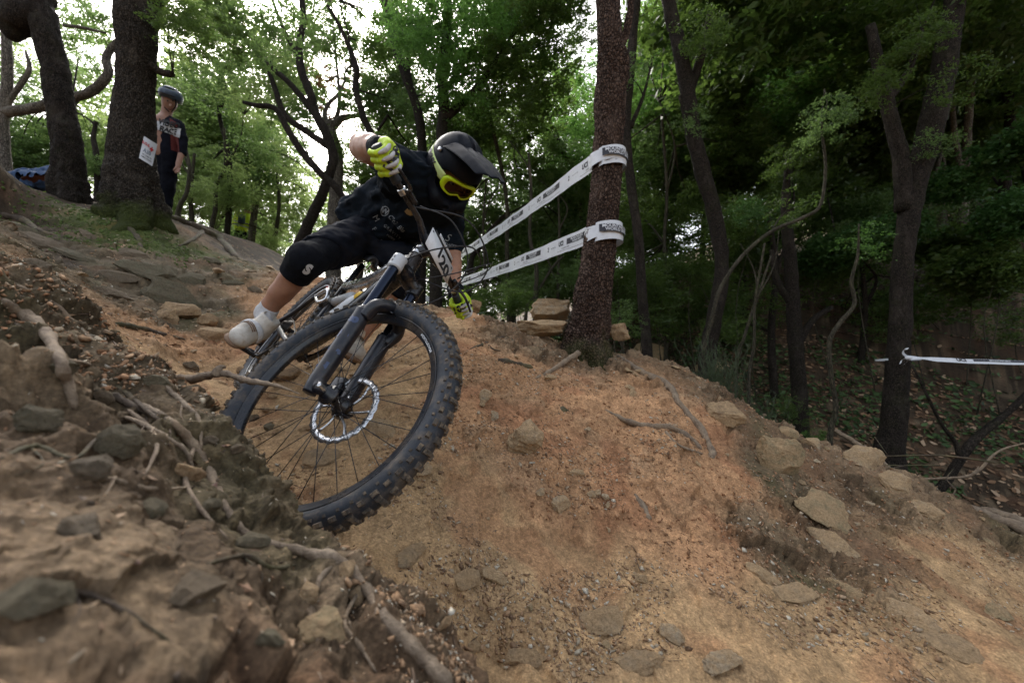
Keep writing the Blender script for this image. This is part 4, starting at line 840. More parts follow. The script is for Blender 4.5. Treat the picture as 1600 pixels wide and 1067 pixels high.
def wheel(front):
    T = (lambda V: fr(V + AX)) if front else (lambda V: V)
    n = 144; a = np.linspace(0, 2 * np.pi, 15, endpoint=False)
    prof = [(.341 + .0310 * math.cos(t) * (1 if math.cos(t) > 0 else 1.05), .0330 * math.sin(t)) for t in a]
    V, Fc = lathe(prof, n)
    V1, F1 = lathe([(.309, -.0165), (.312, -.018), (.310, -.0135), (.292, -.009), (.289, 0), (.292, .009), (.310, .0135), (.312, .018), (.309, .0165), (.304, 0)], 96)
    wh = mk('wheel', T(V1), F1, M_RIM, bike)
    ty = mk('tyre', T(V), Fc, M_RUB, wh)
    gk = G(); N_ = 66
    for i in range(N_):
        t = i / N_ * 2 * math.pi; er = np.array([math.cos(t), 0, math.sin(t)]); et = np.array([-math.sin(t), 0, math.cos(t)]); ey = np.array([0, 1., 0])
        def knob(al, l, w_, h, dt=0, tw=0):
            t2 = t + dt; er2 = np.array([math.cos(t2), 0, math.sin(t2)]); et2 = np.array([-math.sin(t2), 0, math.cos(t2)])
            o = er2 * math.cos(al) + ey * math.sin(al); s_ = -er2 * math.sin(al) + ey * math.cos(al)
            l, w_, h = l * 1.25, w_ * 1.3, h * 1.25; c = er2 * .341 + o * (.0310 + h * .35); q = et2 * math.cos(tw) + s_ * math.sin(tw); s2 = -et2 * math.sin(tw) + s_ * math.cos(tw)
            V, Fc = box((0, 0, 0), (l, w_, h)); V[:, :2] *= np.where(V[:, 2:] > 0, .78, 1.1)
            gk.add(T(c + V @ np.array([q, s2, o])), Fc)
        for sg in (-1, 1):
            knob(sg * .98, .0125 if i % 2 else .0150, .0085, .0085)
            knob(sg * 1.40, .006, .006, .0045, math.pi / N_)
        if i % 2: knob(.20, .014, .0085, .0055, 0, .1); knob(-.20, .014, .0085, .0055, 0, -.1)
        else: knob(.52, .012, .0075, .0060); knob(-.52, .012, .0075, .0060); knob(.13, .010, .008, .0055, .3 / N_); knob(-.13, .010, .008, .0055, .3 / N_)
    gk.build('tyre_tread', M_KNB, wh, smooth=False, kind='stuff')
    V, Fc = lathe([(.0, -.055), (.018, -.055), (.020, -.034), (.030, -.033), (.029, -.026), (.016, -.020), (.0145, 0), (.016, .020), (.029, .026), (.029, .031), (.014, .033), (.016, .055), (0, .055)], 32)
    mk('hub', T(V), Fc, M_BLK, wh)
    me = None
    for i in range(32):
        sd_ = 1 if i % 2 else -1; t = (i + .5) / 32 * 2 * math.pi; lean = (.95 if (i // 2) % 2 else -.95)
        p0 = np.array([.0265 * math.cos(t + lean), sd_ * .0285, .0265 * math.sin(t + lean)]); p1 = np.array([.293 * math.cos(t), sd_ * .003, .293 * math.sin(t)])
        mk('spoke', T(sweep(np.linspace(p0, p1, 2), .00125, 5)[0]), sweep(np.linspace(p0, p1, 2), .00125, 5)[1], M_BLK, wh)
    if front:
        g_ = G(); V, Fc = lathe([(.109, .0465), (.109, .0485), (.089, .0485), (.089, .0465)], 96)
        V[:, [0, 2]] *= (1 + .018 * np.sin(np.arctan2(V[:, 2], V[:, 0]) * 24))[:, None]; g_.add(V, Fc)
        for i in range(6):
            t = i / 6 * 2 * math.pi; p0 = np.array([.024 * math.cos(t), .0475, .024 * math.sin(t)]); p1 = np.array([.090 * math.cos(t + .5), .0475, .090 * math.sin(t + .5)])
            g_.add(*sweep(catmull([p0, (p0 + p1) / 2 + .004, p1], 4), .0042, 6))
        g_.v = [T(v) for v in g_.v]; g_.build('brake_disc', M_SIL, wh)
        sl_ = G()
        for i in range(60):
            t = i / 60 * 2 * math.pi; r_ = .099 + .0045 * (i % 3 - 1)
            V, Fc = box((0, 0, 0), (.0065, .0026, .0022)); c_, s_ = math.cos(t + .9), math.sin(t + .9)
            V = V @ np.array([[c_, 0, s_], [0, 1, 0], [-s_, 0, c_]]); sl_.add(T(V + np.array([r_ * math.cos(t), .0475, r_ * math.sin(t)])), Fc)
        sl_.build('disc_slots', M_BLK, wh, smooth=False, kind='stuff')
        # sidewall lettering, both flanks
        for word, t0, m_ in (('ION OF GRAVITY', 4.15, M_GRW),):
            V, Fc = text_mesh(word, .016, bold=.02, spacing=1.05); a = t0 + V[:, 0] / .333; rr_ = .330 + V[:, 1]
            prof = lambda r_: -.0330 * np.sqrt(np.clip(1 - ((r_ - .341) / .033) ** 2, 0, 1)) - .0012
            mk('tyre_lettering', T(np.stack([rr_ * np.cos(a), prof(rr_), rr_ * np.sin(a)], -1)), Fc, m_, wh)
        V, Fc = text_mesh('REVOLUTION', .014, bold=.02); a = 1.25 + V[:, 0] / .300; rr_ = .3005 + V[:, 1] * .7
        mk('rim_sticker', T(np.stack([rr_ * np.cos(a), -.0140 + (rr_ - .30) * -.4, rr_ * np.sin(a)], -1)), Fc, M_WHT, wh)
    else:
        g_ = G()
        for k in range(9):
            r_ = .022 + k * .0040; V, Fc = lathe([(r_ + .002 * 0, -.030 - (8 - k) * .0042), (r_, -.0285 - (8 - k) * .0042), (.012, -.0285 - (8 - k) * .0042), (.012, -.030 - (8 - k) * .0042)], 48)
            V[:, [0, 2]] *= (1 + .03 * np.sin(np.arctan2(V[:, 2], V[:, 0]) * 20))[:, None] ; g_.add(V, Fc)
        g_.build('cassette', M_CHN, wh)
        V, Fc = lathe([(.3015, -.0175), (.3075, -.0185), (.3075, -.0190), (.3015, -.0180)], 96); mk('rim_band', V, Fc, M_GRW, wh)
        a = np.linspace(.9, 1.7, 20); V = np.concatenate([np.stack([r_ * np.cos(a), np.full(20, y_), r_ * np.sin(a)], -1) for r_, y_ in ((.290, -.0108), (.309, -.0188))]); Fc = [[i, i + 1, 21 + i, 20 + i] for i in range(19)]
        mk('rim_sticker', V, Fc, M_RED, wh)
    return wh
wheel(True); wheel(False)
# fork
def FT(V): return fr(V)
def add_fr(name, VF, mat, parent, **k): return mk(name, fr(VF[0]), VF[1], mat, parent, **k)
fork = None
LEG = {}
for sg in (-1, 1):
    y = sg * .066; lo = AX + np.array([0, y, 0]) - .0 * sA + .0 * pA; off = -.030 * pA
    a = lo + off * .9 - .012 * sA; b = a + .285 * sA
    V, Fc = curve_tube([a - .01 * sA, a + .03 * sA, a + .15 * sA, b - .03 * sA, b], [.019, .0235, .0255, .026, .0275], 24)
    o = mk('fork_leg' if fork else 'fork', fr(V), Fc, M_MBK, fork or bike); fork = fork or o; LEG[sg] = (a, b)
    add_fr('dropout', curve_tube([a + .045 * sA, a + .02 * pA + .01 * sA, lo + .0 * sA], [.018, .019, .016], 14), M_MBK, fork)
    add_fr('axle_bolt', tube(lo + np.array([0, sg * .016, 0]), lo + np.array([0, sg * -.012, 0]), .010, .012), M_SIL if sg < 0 else M_BLK, fork)
    st0 = b - .02 * sA; st1 = CRW + np.array([0, y, 0]) - .0 * sA; st1 = st0 + sA * ((st1 - st0) @ sA)
    add_fr('stanchion', tube(st0, st1, .0185, .0185, 24), M_ANO, fork)
    add_fr('wiper_seal', tube(b - .004 * sA, b + .012 * sA, .0255, .022, 24), M_BLK, fork)
    LEG[sg] = (a, b, st1)
for word, d in (('L', .07), ('J', .125), ('T', .18), ('8', .235)):
    a, b = LEG[-1][0], LEG[-1][1]
    for az in (-.35,):
        out = np.array([0, -1., 0]) * math.cos(az) + pA * .9 * math.sin(-az); out /= np.linalg.norm(out)
        V, Fc = wrap_text(word, .042, a + sA * d, sA, out, .0258, bold=.06); add_fr('fork_lettering', (V, Fc), M_NAVY, fork)
aR, bR, cR = LEG[-1]; aL, bL, cL = LEG[1]
add_fr('fork_arch', curve_tube([bR - .02 * sA + pA * .012, bR + pA * .035 + .03 * sA, (bR + bL) / 2 + pA * .05 + .062 * sA, bL + pA * .035 + .03 * sA, bL - .02 * sA + pA * .012], [.022, .021, .021, .021, .022], 12), M_MBK, fork)
add_fr('fork_crown', curve_tube([cR, CRW + np.array([0, -.03, 0]) + .012 * sA, CRW + .016 * sA, CRW + np.array([0, .03, 0]) + .012 * sA, cL], [.026, .030, .034, .030, .026], 16), M_BLK, fork)
for q in (cR, cL): add_fr('crown_socket', tube(q - .030 * sA, q + .022 * sA, .0250, .0255, 28), M_GRW if q is cR else M_BLK, fork)
V, Fc = wrap_text('SR 34', .012, cR - .004 * sA, np.cross(sA, [0, -1, 0]) * 0 + sA, np.array([0, -1., 0]), .0257, bold=.03); add_fr('fork_lettering', (V, Fc), M_INK, fork)
add_fr('top_cap', tube(cR + .022 * sA, cR + .028 * sA, .019, .017, 20), M_SIL, fork)
V, Fc = curve_tube([(bR + bL) / 2 + pA * .055 + .05 * sA, (bR + bL) / 2 - pA * .0 + .085 * sA, (bR + bL) / 2 - pA * .08 + .075 * sA, (bR + bL) / 2 - pA * .15 + .035 * sA], [.03, .04, .04, .03], 12)
mgd = G(); pa = catmull([(bR + bL) / 2 + pA * .07 + .045 * sA, (bR + bL) / 2 + .088 * sA, (bR + bL) / 2 - pA * .09 + .075 * sA, (bR + bL) / 2 - pA * .16 + .03 * sA], 6)
gv = []
for p in pa:
    for u in np.linspace(-1, 1, 9): gv.append(p + np.array([0, u * .036, 0]) - sA * .016 * u * u)
gv = np.array(gv); k = len(pa); Fc = [[i * 9 + j, i * 9 + j + 1, (i + 1) * 9 + j + 1, (i + 1) * 9 + j] for i in range(k - 1) for j in range(8)]
o = add_fr('mudguard', (gv, Fc), M_BLK, bike)
sm_ = o.modifiers.new('thick', 'SOLIDIFY'); sm_.thickness = .002
# brake caliper (rider's left)
o = add_fr('brake_caliper', box(AX + np.array([0, .052, 0]) - pA * .075 + sA * .062, (.045, .03, .07), np.array([pA, [0, 1, 0], sA]).T), M_BLK, fork); bevel(o, .006)
# frame
sT = np.array([.30, 0, .33]); BBp = np.array([.435, 0, -.03]); HB = CRW + .012 * sA
fm = G(); fm.add(*tube(HB - .002 * sA, HT, .0285, .026, 24)); frame = fm.build('frame', M_BLK, bike)
mk('down_tube', *curve_tube([HB + .02 * sA, HB + np.array([-.08, 0, -.04]), (HB + BBp) / 2 + np.array([.02, 0, -.01]), BBp], [.030, .034, .036, .034], 20), M_BLK, bike)
mk('top_tube', *curve_tube([HT - .02 * sA, HT + np.array([-.12, 0, -.045]), (HT + sT) / 2 + np.array([0, 0, -.04]), sT], [.024, .025, .024, .020], 18), M_SIL, bike)
mk('seat_tube', *tube(BBp, sT + (sT - BBp) * .08, .020, .019), M_BLK, bike)
mk('bottom_bracket', *tube(BBp + [0, -.045, 0], BBp + [0, .045, 0], .026), M_BLK, bike)
RK = np.array([.20, 0, .215])
for sg in (-1, 1):
    y = sg * .055
    mk('chain_stay', *curve_tube([[0, sg * .074, 0], [.12, y + sg * .01, -.012], [.30, y, -.015], BBp + [-.02, sg * .03, .01]], [.011, .013, .013, .014]), M_MBK, bike)
    mk('seat_stay', *curve_tube([[0, sg * .074, .012], [.07, y + sg * .005, .09], RK + [0, y, 0]], [.010, .011, .012]), M_MBK, bike)
    mk('rocker_link', *curve_tube([RK + [0, y, 0], [.30, y * .9, .27], [.345, y * .6, .235], [.30, y * .8, .20], RK + [0, y, 0]], [.010, .012, .012, .010, .008], 8), M_SIL, bike)
mk('rear_shock', *tube([.33, 0, .24], [.56, 0, .30], .021, .021, 20), M_GRW, bike)
mk('seat_post', *tube(sT, sT + (sT - BBp) * .40, .0155, .0155), M_BLK, bike)
mk('seat_clamp', *tube(sT + (sT - BBp) * .04, sT + (sT - BBp) * .10, .0225, .0225), M_SIL, bike)
sdl = []; 
for u in np.linspace(0, 1, 22):
    x = .135 + u * .27; wd = .072 * (1 - sstep(.15, .62, u)) + .021; zt = .515 + .018 * (1 - u) ** 3 * 1.2 - .008 * sstep(.85, 1, u)
    for v in np.linspace(-1, 1, 13): sdl.append([x, wd * v * (1 - .25 * (u > .97)), zt - .030 * abs(v) ** 2.6 - .004 * (u == 0)])
sdl = np.array(sdl); Fc = [[i * 13 + j, i * 13 + j + 1, (i + 1) * 13 + j + 1, (i + 1) * 13 + j] for i in range(21) for j in range(12)]
o = mk('saddle', sdl, Fc, simple('saddle_vinyl', (.012, .012, .014), .5), bike); md = o.modifiers.new('thick', 'SOLIDIFY'); md.thickness = .014; md.offset = -1
for sg in (-1, 1): mk('saddle_rail', *curve_tube([[.36, sg * .012, .495], [.29, sg * .022, .468], [.21, sg * .022, .468], [.155, sg * .030, .495]], .0035, 8), M_SIL, o)
# cranks, pedals, chain
ca = math.radians(-137); cd = np.array([math.cos(ca), 0, math.sin(ca)]) * .170
PED = {}
for sg in (-1, 1):
    e = BBp + np.array([0, sg * .075, 0]) + cd * (1 if sg < 0 else -1)
    ck = mk('crank', *curve_tube([BBp + [0, sg * .055, 0], BBp + [0, sg * .066, 0] + cd * (.35 if sg < 0 else -.35), e], [.017, .0125, .013], 12), M_BLK, bike)
    pc = e + np.array([0, sg * .065, 0]); PED[sg] = pc
    o = mk('pedal', *box(pc, (.095, .095, .016)), M_BLK, bike); bevel(o, .005)
    mk('pedal_axle', *tube(e, pc, .007), M_SIL, o)
    for i in range(6):
        pin = pc + np.array([(-.04, -.02, .04, -.04, .02, .04)[i], (-.042, .042)[i % 2], 0]); mk('pin', *tube(pin - [0, 0, .012], pin + [0, 0, .012], .0018, n=2, sides=6), M_SIL, o)
V, Fc = lathe([(.066, -.0515), (.066, -.0485), (.050, -.0485), (.050, -.0515)], 64); V[:, [0, 2]] *= (1 + .022 * np.sin(np.arctan2(V[:, 2], V[:, 0]) * 32))[:, None]
cr_ = G(); cr_.add(V + BBp, Fc)
for i in range(4): t = i * math.pi / 2 + .4; cr_.add(*tube(BBp + [0, -.05, 0], BBp + [.055 * math.cos(t), -.05, .055 * math.sin(t)], .006))
cr_.build('chainring', M_BLK, bike)
dr = G(); dr.add(*curve_tube([[0, -.085, -.0], [-.01, -.095, -.045], [.03, -.088, -.075], [.06, -.075, -.135]], [.016, .024, .018, .014], 10)); dr.add(*box([.035, -.098, -.055], (.075, .03, .045)))
for q in ([.03, -.068, -.085], [.07, -.068, -.150]):
    V, Fc = lathe([(.020, -.003), (.020, .003), (.004, .003), (.004, -.003)], 20); dr.add(V + np.array(q), Fc)
dr.build('derailleur', M_BLK, bike)
ch = G(); lp = catmull([BBp + [.0, -.05, .066], [.20, -.056, .062], [.0, -.050, .043], [-.042, -.05, 0], [-.01, -.055, -.045], [.02, -.066, -.068], [.05, -.068, -.100], [.055, -.068, -.165], [.10, -.066, -.165], [.27, -.056, -.125], BBp + [.0, -.05, -.066], BBp + [.066, -.05, 0], BBp + [.0, -.05, .066]], 20)
dl = np.r_[0, np.cumsum(np.linalg.norm(np.diff(lp, axis=0), axis=1))]; nL = int(dl[-1] / .0127)
for i in range(nL):
    p = np.array([np.interp(i * .0127, dl, lp[:, k]) for k in range(3)]); q = np.array([np.interp(min(dl[-1], (i + .9) * .0127), dl, lp[:, k]) for k in range(3)])
    ch.add(*tube(p, q, .0038 if i % 2 else .0030, n=2, sides=6))
ch.build('chain', M_CHN, bike, smooth=False, kind='stuff')
# bottle along the down tube
bd = (HB - BBp); bd /= np.linalg.norm(bd); bn = np.array([-bd[2], 0, bd[0]]); b0 = np.array([.585, -.012, .165]); b1 = b0 + bd * .20
mk('air_can', *curve_tube([b0, b0 + bd * .02, b1 - bd * .05, b1], [.018, .026, .026, .020], 18), M_WHT, bike)
mk('air_can_cap', *curve_tube([b1 - bd * .004, b1 + bd * .02, b1 + bd * .034], [.021, .021, .010], 16), M_YEL, bike)
V, Fc = wrap_text('S W I P', .016, b0 + bd * .09, bd, np.array([0, -1., 0]), .0262, bold=.03); mk('can_print', V, Fc, M_INK, bike)
# cockpit
bl = BC + np.array([0, -.385, 0]); 
def HBp(y):
    a = abs(y); return BC + np.array([0, y, 0]) - pA * (.030 * sstep(.08, .40, a)) + sA * (.022 * sstep(.05, .13, a) + .012 * sstep(.13, .39, a))
ys = np.linspace(-.378, .378, 61); rads = np.array([.0175 - .0065 * sstep(.04, .12, abs(y)) for y in ys])
bar = add_fr('handlebar', sweep(np.array([HBp(y) for y in ys]), rads, 16), M_BLK, bike)
add_fr('stem', curve_tube([HT + .02 * sA - pA * .012, HT + .022 * sA + pA * .01, BC], [.024, .022, .022], 16), M_BLK, bike)
add_fr('headset_cap', tube(HT, HT + .045 * sA, .024, .020, 20), M_SIL, bike)
for sg in (-1, 1):
    add_fr('grip', sweep(np.array([HBp(sg * y) for y in np.linspace(.255, .380, 12)]), [.0158 + .0008 * (i % 2) for i in range(12)], 16), M_RUB, bar)
    lv0 = HBp(sg * .225); ld = pA * .045 - sA * .018
    br = add_fr('brake_lever', curve_tube([lv0, lv0 + pA * .03 - sA * .004, lv0 + pA * .055 - sA * .02 + np.array([0, sg * .03, 0]), lv0 + pA * .060 - sA * .035 + np.array([0, sg * .095, 0])], [.008, .007, .0055, .0045], 10), M_BLK, bar)
    add_fr('master_cylinder', curve_tube([lv0 + pA * .022, lv0 + pA * .028 + np.array([0, -sg * .05, 0])], [.011, .009], 10), M_BLK, bar)
    add_fr('clamp_band', tube(HBp(sg * .215), HBp(sg * .235), .0155), M_SIL, bar)
def cable(pts, r=.0028): return mk('cable', *curve_tube(pts, r, 7, 10), M_INK, bike)
F_ = lambda x, y, z: fr(BC + pA * x + np.array([0, y, 0]) + sA * z)
cable([F_(.03, -.17, .02), F_(.13, -.10, .02), F_(.17, .02, -.05), F_(.12, .06, -.16), F_(.0, .045, -.28), fr(bL + pA * .03 + .03 * sA), fr(aL + np.array([0, .03, 0]) - pA * .04 + sA * .12), fr(AX + np.array([0, .052, 0]) - pA * .075 + sA * .10)])
cable([F_(.03, .17, .03), F_(.14, .12, .05), F_(.17, .0, .01), F_(.10, -.07, -.08), HB + [-.02, -.03, .04], HB + [-.10, -.03, -.02]])
cable([F_(.03, -.18, .0), F_(.15, -.06, .08), F_(.19, .10, .03), F_(.12, .13, -.08), HT + [-.0, .04, -.06], HT + [-.12, .025, -.06]])
cable([F_(.03, .19, .02), F_(.11, .20, .09), F_(.20, .10, .04), F_(.16, .0, -.12), HB + [.0, .035, .0], HB + [-.12, .03, -.05]], .0022)
# number plate
u = math.cos(-.13) * sA + math.sin(-.13) * pA; wn = np.cross([0, 1, 0], u) ; wn = wn / np.linalg.norm(wn) * (1 if np.cross([0, 1, 0], u) @ pA > 0 else -1)
pc0 = BC + pA * .034 - sA * .008 + np.array([0, .024, 0])
def plate(nm, cx, cz, w_, h, mat, parent, lift=0, th=.0015):
    V, Fc = box((0, 0, 0), (w_, h, th)); return add_fr(nm, (pc0 + (V[:, :1] + cx) * np.array([0, 1., 0]) + (V[:, 1:2] + cz) * u + (V[:, 2:] + lift) * wn, Fc), mat, parent)
pl = plate('number_plate', 0, 0, .192, .088, M_WHT, bike)
plate('plate_edge', .0, .052, .150, .012, M_INK, pl); plate('plate_header', .012, .066, .120, .014, M_WHT, pl)
def ptext(s, size, cx, cz, nm='plate_print', **k):
    V, Fc = text_mesh(s, size, **k); add_fr(nm, (pc0 + (V[:, :1] + cx) * np.array([0, 1., 0]) + (V[:, 1:2] + cz) * u + wn * .0014, Fc), M_INK, pl)
ptext('1', .075, -.008, .010, bold=.035); ptext('2', .075, .024, -.006, bold=.035); ptext('0', .075, .060, -.012, bold=.035)
ptext('UCI SERIES', .011, -.02, .066); ptext('MTB', .010, .080, -.034)
for cx, cz in ((-.086, .034), (.086, .034)):
    V, Fc = box((0, 0, 0), (.009, .004, .001)); add_fr('tie_slot', (pc0 + (V[:, :1] + cx) * np.array([0, 1., 0]) + (V[:, 1:2] + cz) * u + (V[:, 2:] + .0012) * wn, Fc), M_INK, pl)
# ------------------------------------------------------------------ distance-field modelling
class SDF:
    def __init__(s, lo, hi, h):
        s.lo = np.array(lo, np.float32); s.h = h; s.n = np.ceil((np.array(hi) - lo) / h).astype(int) + 1
        ax_ = [s.lo[i] + h * np.arange(s.n[i], dtype=np.float32) for i in range(3)]
        s.p = np.stack(np.meshgrid(*ax_, indexing='ij'), -1); s.v = np.full(s.n, 9., np.float32)
    def _u(s, d, k, op):
        if op == 'sub':
            a, b = s.v, -d; t = np.clip(.5 - .5 * (b - a) / -k, 0, 1) if False else np.clip(.5 + .5 * (b - a) / k, 0, 1); s.v = a * (1 - t) + b * t + k * t * (1 - t)
        else:
            t = np.clip(.5 + .5 * (s.v - d) / k, 0, 1); s.v = s.v * (1 - t) + d * t - k * t * (1 - t)
        return s
    def cap(s, a, b, ra, rb=None, k=.02, op='add', sq=None):
        a = np.array(a, np.float32); b = np.array(b, np.float32); rb = ra if rb is None else rb; ab = b - a
        q = s.p - a; t = np.clip((q @ ab) / (ab @ ab + 1e-9), 0, 1); q = q - t[..., None] * ab
        if sq is not None:        # flattened along direction sq[0] by factor sq[1]
            e = np.array(sq[0], np.float32); e /= np.linalg.norm(e); q = q + (q @ e)[..., None] * e * (1 / sq[1] - 1)
        return s._u(np.linalg.norm(q, axis=-1) - (ra + (rb - ra) * t), k, op)
    def ell(s, c, r, M=None, k=.02, op='add'):
        q = s.p - np.array(c, np.float32)
        if M is not None: q = q @ np.array(M, np.float32)
        r = np.array(r, np.float32); k0 = np.linalg.norm(q / r, axis=-1); k1 = np.linalg.norm(q / (r * r), axis=-1) + 1e-6
        return s._u(k0 * (k0 - 1) / k1, k, op)
    def plane(s, c, n, k=.004):
        n = np.array(n, np.float32); n /= np.linalg.norm(n); return s._u(-((s.p - np.array(c, np.float32)) @ n), k, 'sub')
    def boxs(s, c, hs, M=None, r=.01, k=.01, op='add'):
        q = s.p - np.array(c, np.float32)
        if M is not None: q = q @ np.array(M, np.float32)
        q = np.abs(q) - np.array(hs, np.float32) + r
        d = np.linalg.norm(np.maximum(q, 0), axis=-1) + np.minimum(q.max(-1), 0) - r; return s._u(d, k, op)
    def wrinkle(s, amp, sc, seed=0, stretch=(1, 1, 1), oct=3):
        m = np.abs(s.v) < .03; s.v[m] += (fbm(s.p[m] * sc * np.array(stretch) + seed, oct) * amp).astype(np.float32); return s
    def mesh(s):
        V = s.v; ins = V < 0; n = np.array(V.shape) - 1
        cnt = np.zeros(n, np.float32); acc = np.zeros(tuple(n) + (3,), np.float32)
        cs = [(i, j, k) for i in (0, 1) for j in (0, 1) for k in (0, 1)]
        sl_ = lambda c: tuple(slice(c[a], c[a] + n[a]) for a in range(3))
        for c in cs:
            for a in range(3):
                if c[a] == 0:
                    c2 = list(c); c2[a] = 1; A = V[sl_(c)]; B = V[sl_(c2)]; x = (A < 0) != (B < 0)
                    t = np.where(x, A / np.where(x, A - B, 1), 0)
                    cnt += x
                    for b in range(3): acc[..., b] += x * (c[b] + (t if b == a else 0))
        act = cnt > 0; idx = np.full(n, -1, int); idx[act] = np.arange(act.sum())
        ijk = np.stack(np.nonzero(act), -1); pos = s.lo + s.h * (ijk + acc[act] / cnt[act][:, None])
        quads = []
        for a in range(3):
            b, c = (a + 1) % 3, (a + 2) % 3
            lo = [slice(1, n[i]) for i in range(3)]; lo[a] = slice(0, n[a]); hi = list(lo); hi[a] = slice(1, n[a] + 1)
            A = ins[tuple(lo)]; B = ins[tuple(hi)]; x = A != B; w_ = np.stack(np.nonzero(x), -1)
            off = np.array([1, 1, 1]); off[a] = 0; w_ = w_ + off
            eb = np.zeros(3, int); eb[b] = 1; ec = np.zeros(3, int); ec[c] = 1
            q = np.stack([idx[tuple((w_ - d).T)] for d in (0 * eb, eb, eb + ec, ec)], -1)
            fl = A[x]; q[~fl] = q[~fl][:, ::-1]; quads.append(q)
        return pos, np.concatenate(quads)
    def build(s, name, mat, parent=None, **k):
        V, Q = s.mesh(); off = np.array(parent.location) if parent is not None else 0
        o = mk(name, V - off, Q[:, ::-1] if False else Q, mat, parent, **k); o['_w'] = 0; del o['_w']; return o
def bbox(pts, m): pts = np.array(pts); return pts.min(0) - m, pts.max(0) + m
def world_bvh(o):
    mw = np.array(o.parent.location) if o.parent else np.zeros(3)
    return BVHTree.FromPolygons([Vector(np.array(v.co) + mw) for v in o.data.vertices], [tuple(p.vertices) for p in o.data.polygons])
def decal(name, VF, px, py, ang, scale, bvh, mat, parent, lift=.0018, D=1.8, shear=0):
    """print laid on a surface: VF is flat, scale in pixels per unit"""
    V, Fc = VF; c_, s_ = math.cos(math.radians(ang)), math.sin(math.radians(ang)); out = []; ok = np.ones(len(V), bool); eye = Vector((0, 0, 0))
    for i, v in enumerate(V):
        x, y = v[0] * scale + shear * v[1] * scale, v[1] * scale; r = bvh.ray_cast(eye, rays(px + x * c_ + y * s_, py + x * s_ - y * c_))
        if r[0] is None: ok[i] = False; out.append((0, 0, 0))
        else:
            nn = r[1] if r[1].dot(r[0]) < 0 else -r[1]
            out.append(tuple(r[0] + nn * lift))
    Fc = [f for f in Fc if ok[list(f)].all()]
    if not Fc: return None
    return mk(name, np.array(out) - np.array(parent.location) - (np.array(parent.parent.location) if parent.parent else 0), Fc, mat, parent)

# ------------------------------------------------------------------ the rider
M_SKIN = simple('tanned_skin', (.37, .185, .115), .5, 0, .16, 22, .3, 260, dust=.12, Subsurface_Weight=.12)
M_SHIRT = simple('navy_black_jersey', (.004, .008, .014), .85, 0, .2, 10, .25, 300, spec=.15)
M_SHORT = simple('black_shorts', (.006, .008, .014), .85, 0, .25, 10, .25, 280, dust=.03, spec=.15)
M_PAD = simple('black_knee_pad', (.005, .006, .009), .9, 0, .25, 40, .4, 400, spec=.15)
M_SOCK = simple('grey_sock', (.55, .55, .56), .9, 0, .15, 60, .5, 250, dust=.25)
M_SHOE = simple('dusty_white_shoe', (.52, .48, .42), .55, 0, .22, 20, .4, 90, dust=.75)
M_SOLE = simple('gum_sole', (.20, .12, .07), .7, 0, .2, 20, dust=.4)
M_LIME = simple('lime_fabric', (.50, .68, .02), .6, 0, .12, 40, .25, 220)
M_LIMP = simple('lime_goggle_frame', (.55, .75, .01), .35, 0, .05, 10)
M_STRAP = simple('pale_lime_strap', (.62, .76, .30), .6, 0, .08, 40)
M_HELM = simple('matt_black_helmet', (.003, .0045, .009), .55, 0, .2, 8, dust=.02, spec=.14)
M_LOGO = simple('grey_jersey_print', (.24, .26, .28), .7, 0, .5, 60)
M_GOLD = simple('gold_jersey_print', (.34, .24, .11), .7)
g = N('smoked_lens'); g.bsdf((.16, .075, .045), .06, 0, None, .8, Transmission_Weight=.85, Alpha=.85, IOR=1.05); M_LENS = g.m
def Q_(px, py, D): return np.array(P(px, py, D))
gR = BW(fr(HBp(-.338))); gL = BW(fr(HBp(.338)))
_d = BM @ ST_ @ pA; _u = BM @ ST_ @ sA; _f = math.radians(48); dS = _d * math.cos(_f) - _u * math.sin(_f); uS = _u * math.cos(_f) + _d * math.sin(_f); oS = BM @ ST_ @ np.array([0, 1., 0])
wR = gR - dS * .078 + uS * .004 - oS * .006; wL = gL - dS * .078 + uS * .008 - oS * .010
J = dict(shR=Q_(652,278,1.80), elR=Q_(569,231,1.60), shL=Q_(700,305,2.05), elL=Q_(703,388,2.06), neck=Q_(680,288,1.93), head=Q_(709,268,1.80),
         pel=Q_(590,358,2.24), hipR=Q_(568,368,2.08), hipL=Q_(620,382,2.26), knR=Q_(478,408,1.72), knL=Q_(630,436,1.98))
anR = Q_(411,493,1.80); anL = Q_(545,548,1.94)
rider = empty('person', tuple(J['pel']), label='mountain bike racer in black jersey, shorts and full face helmet with lime goggles and gloves', cat='person')
hf = RC @ np.array([.22394569, -.44419348, -.86749091]); hf /= np.linalg.norm(hf); hu = RC @ np.array([.6186063, -.62302582, .47871189]); hu -= hf * (hu @ hf); hu /= np.linalg.norm(hu); hl = np.cross(hu, hf)
HM_ = np.stack([hf, hl, hu], 1); hc = J['head']
def HW(v): return .92 * np.asarray(v, float) @ HM_.T + hc
allp = [wR, wL, gR, gL, anR, anL] + list(J.values())
s = SDF(*bbox(allp, .16), .0085)
s.cap(J['shR'], J['elR'], .052, .046).cap(J['elR'], wR, .046, .029, k=.03).cap(J['elR'] + (wR - J['elR']) * .25, J['elR'] + (wR - J['elR']) * .5, .046, .038, k=.03)
s.cap(J['shL'], J['elL'], .050, .043).cap(J['elL'], wL, .043, .028).cap(J['elL'] + (wL - J['elL']) * .15, J['elL'] + (wL - J['elL']) * .5, .046, .036, k=.03)
s.cap(wR, gR - dS * .03 + uS * .02, .028, .034).cap(wL, gL - dS * .03 + uS * .02, .028, .034)
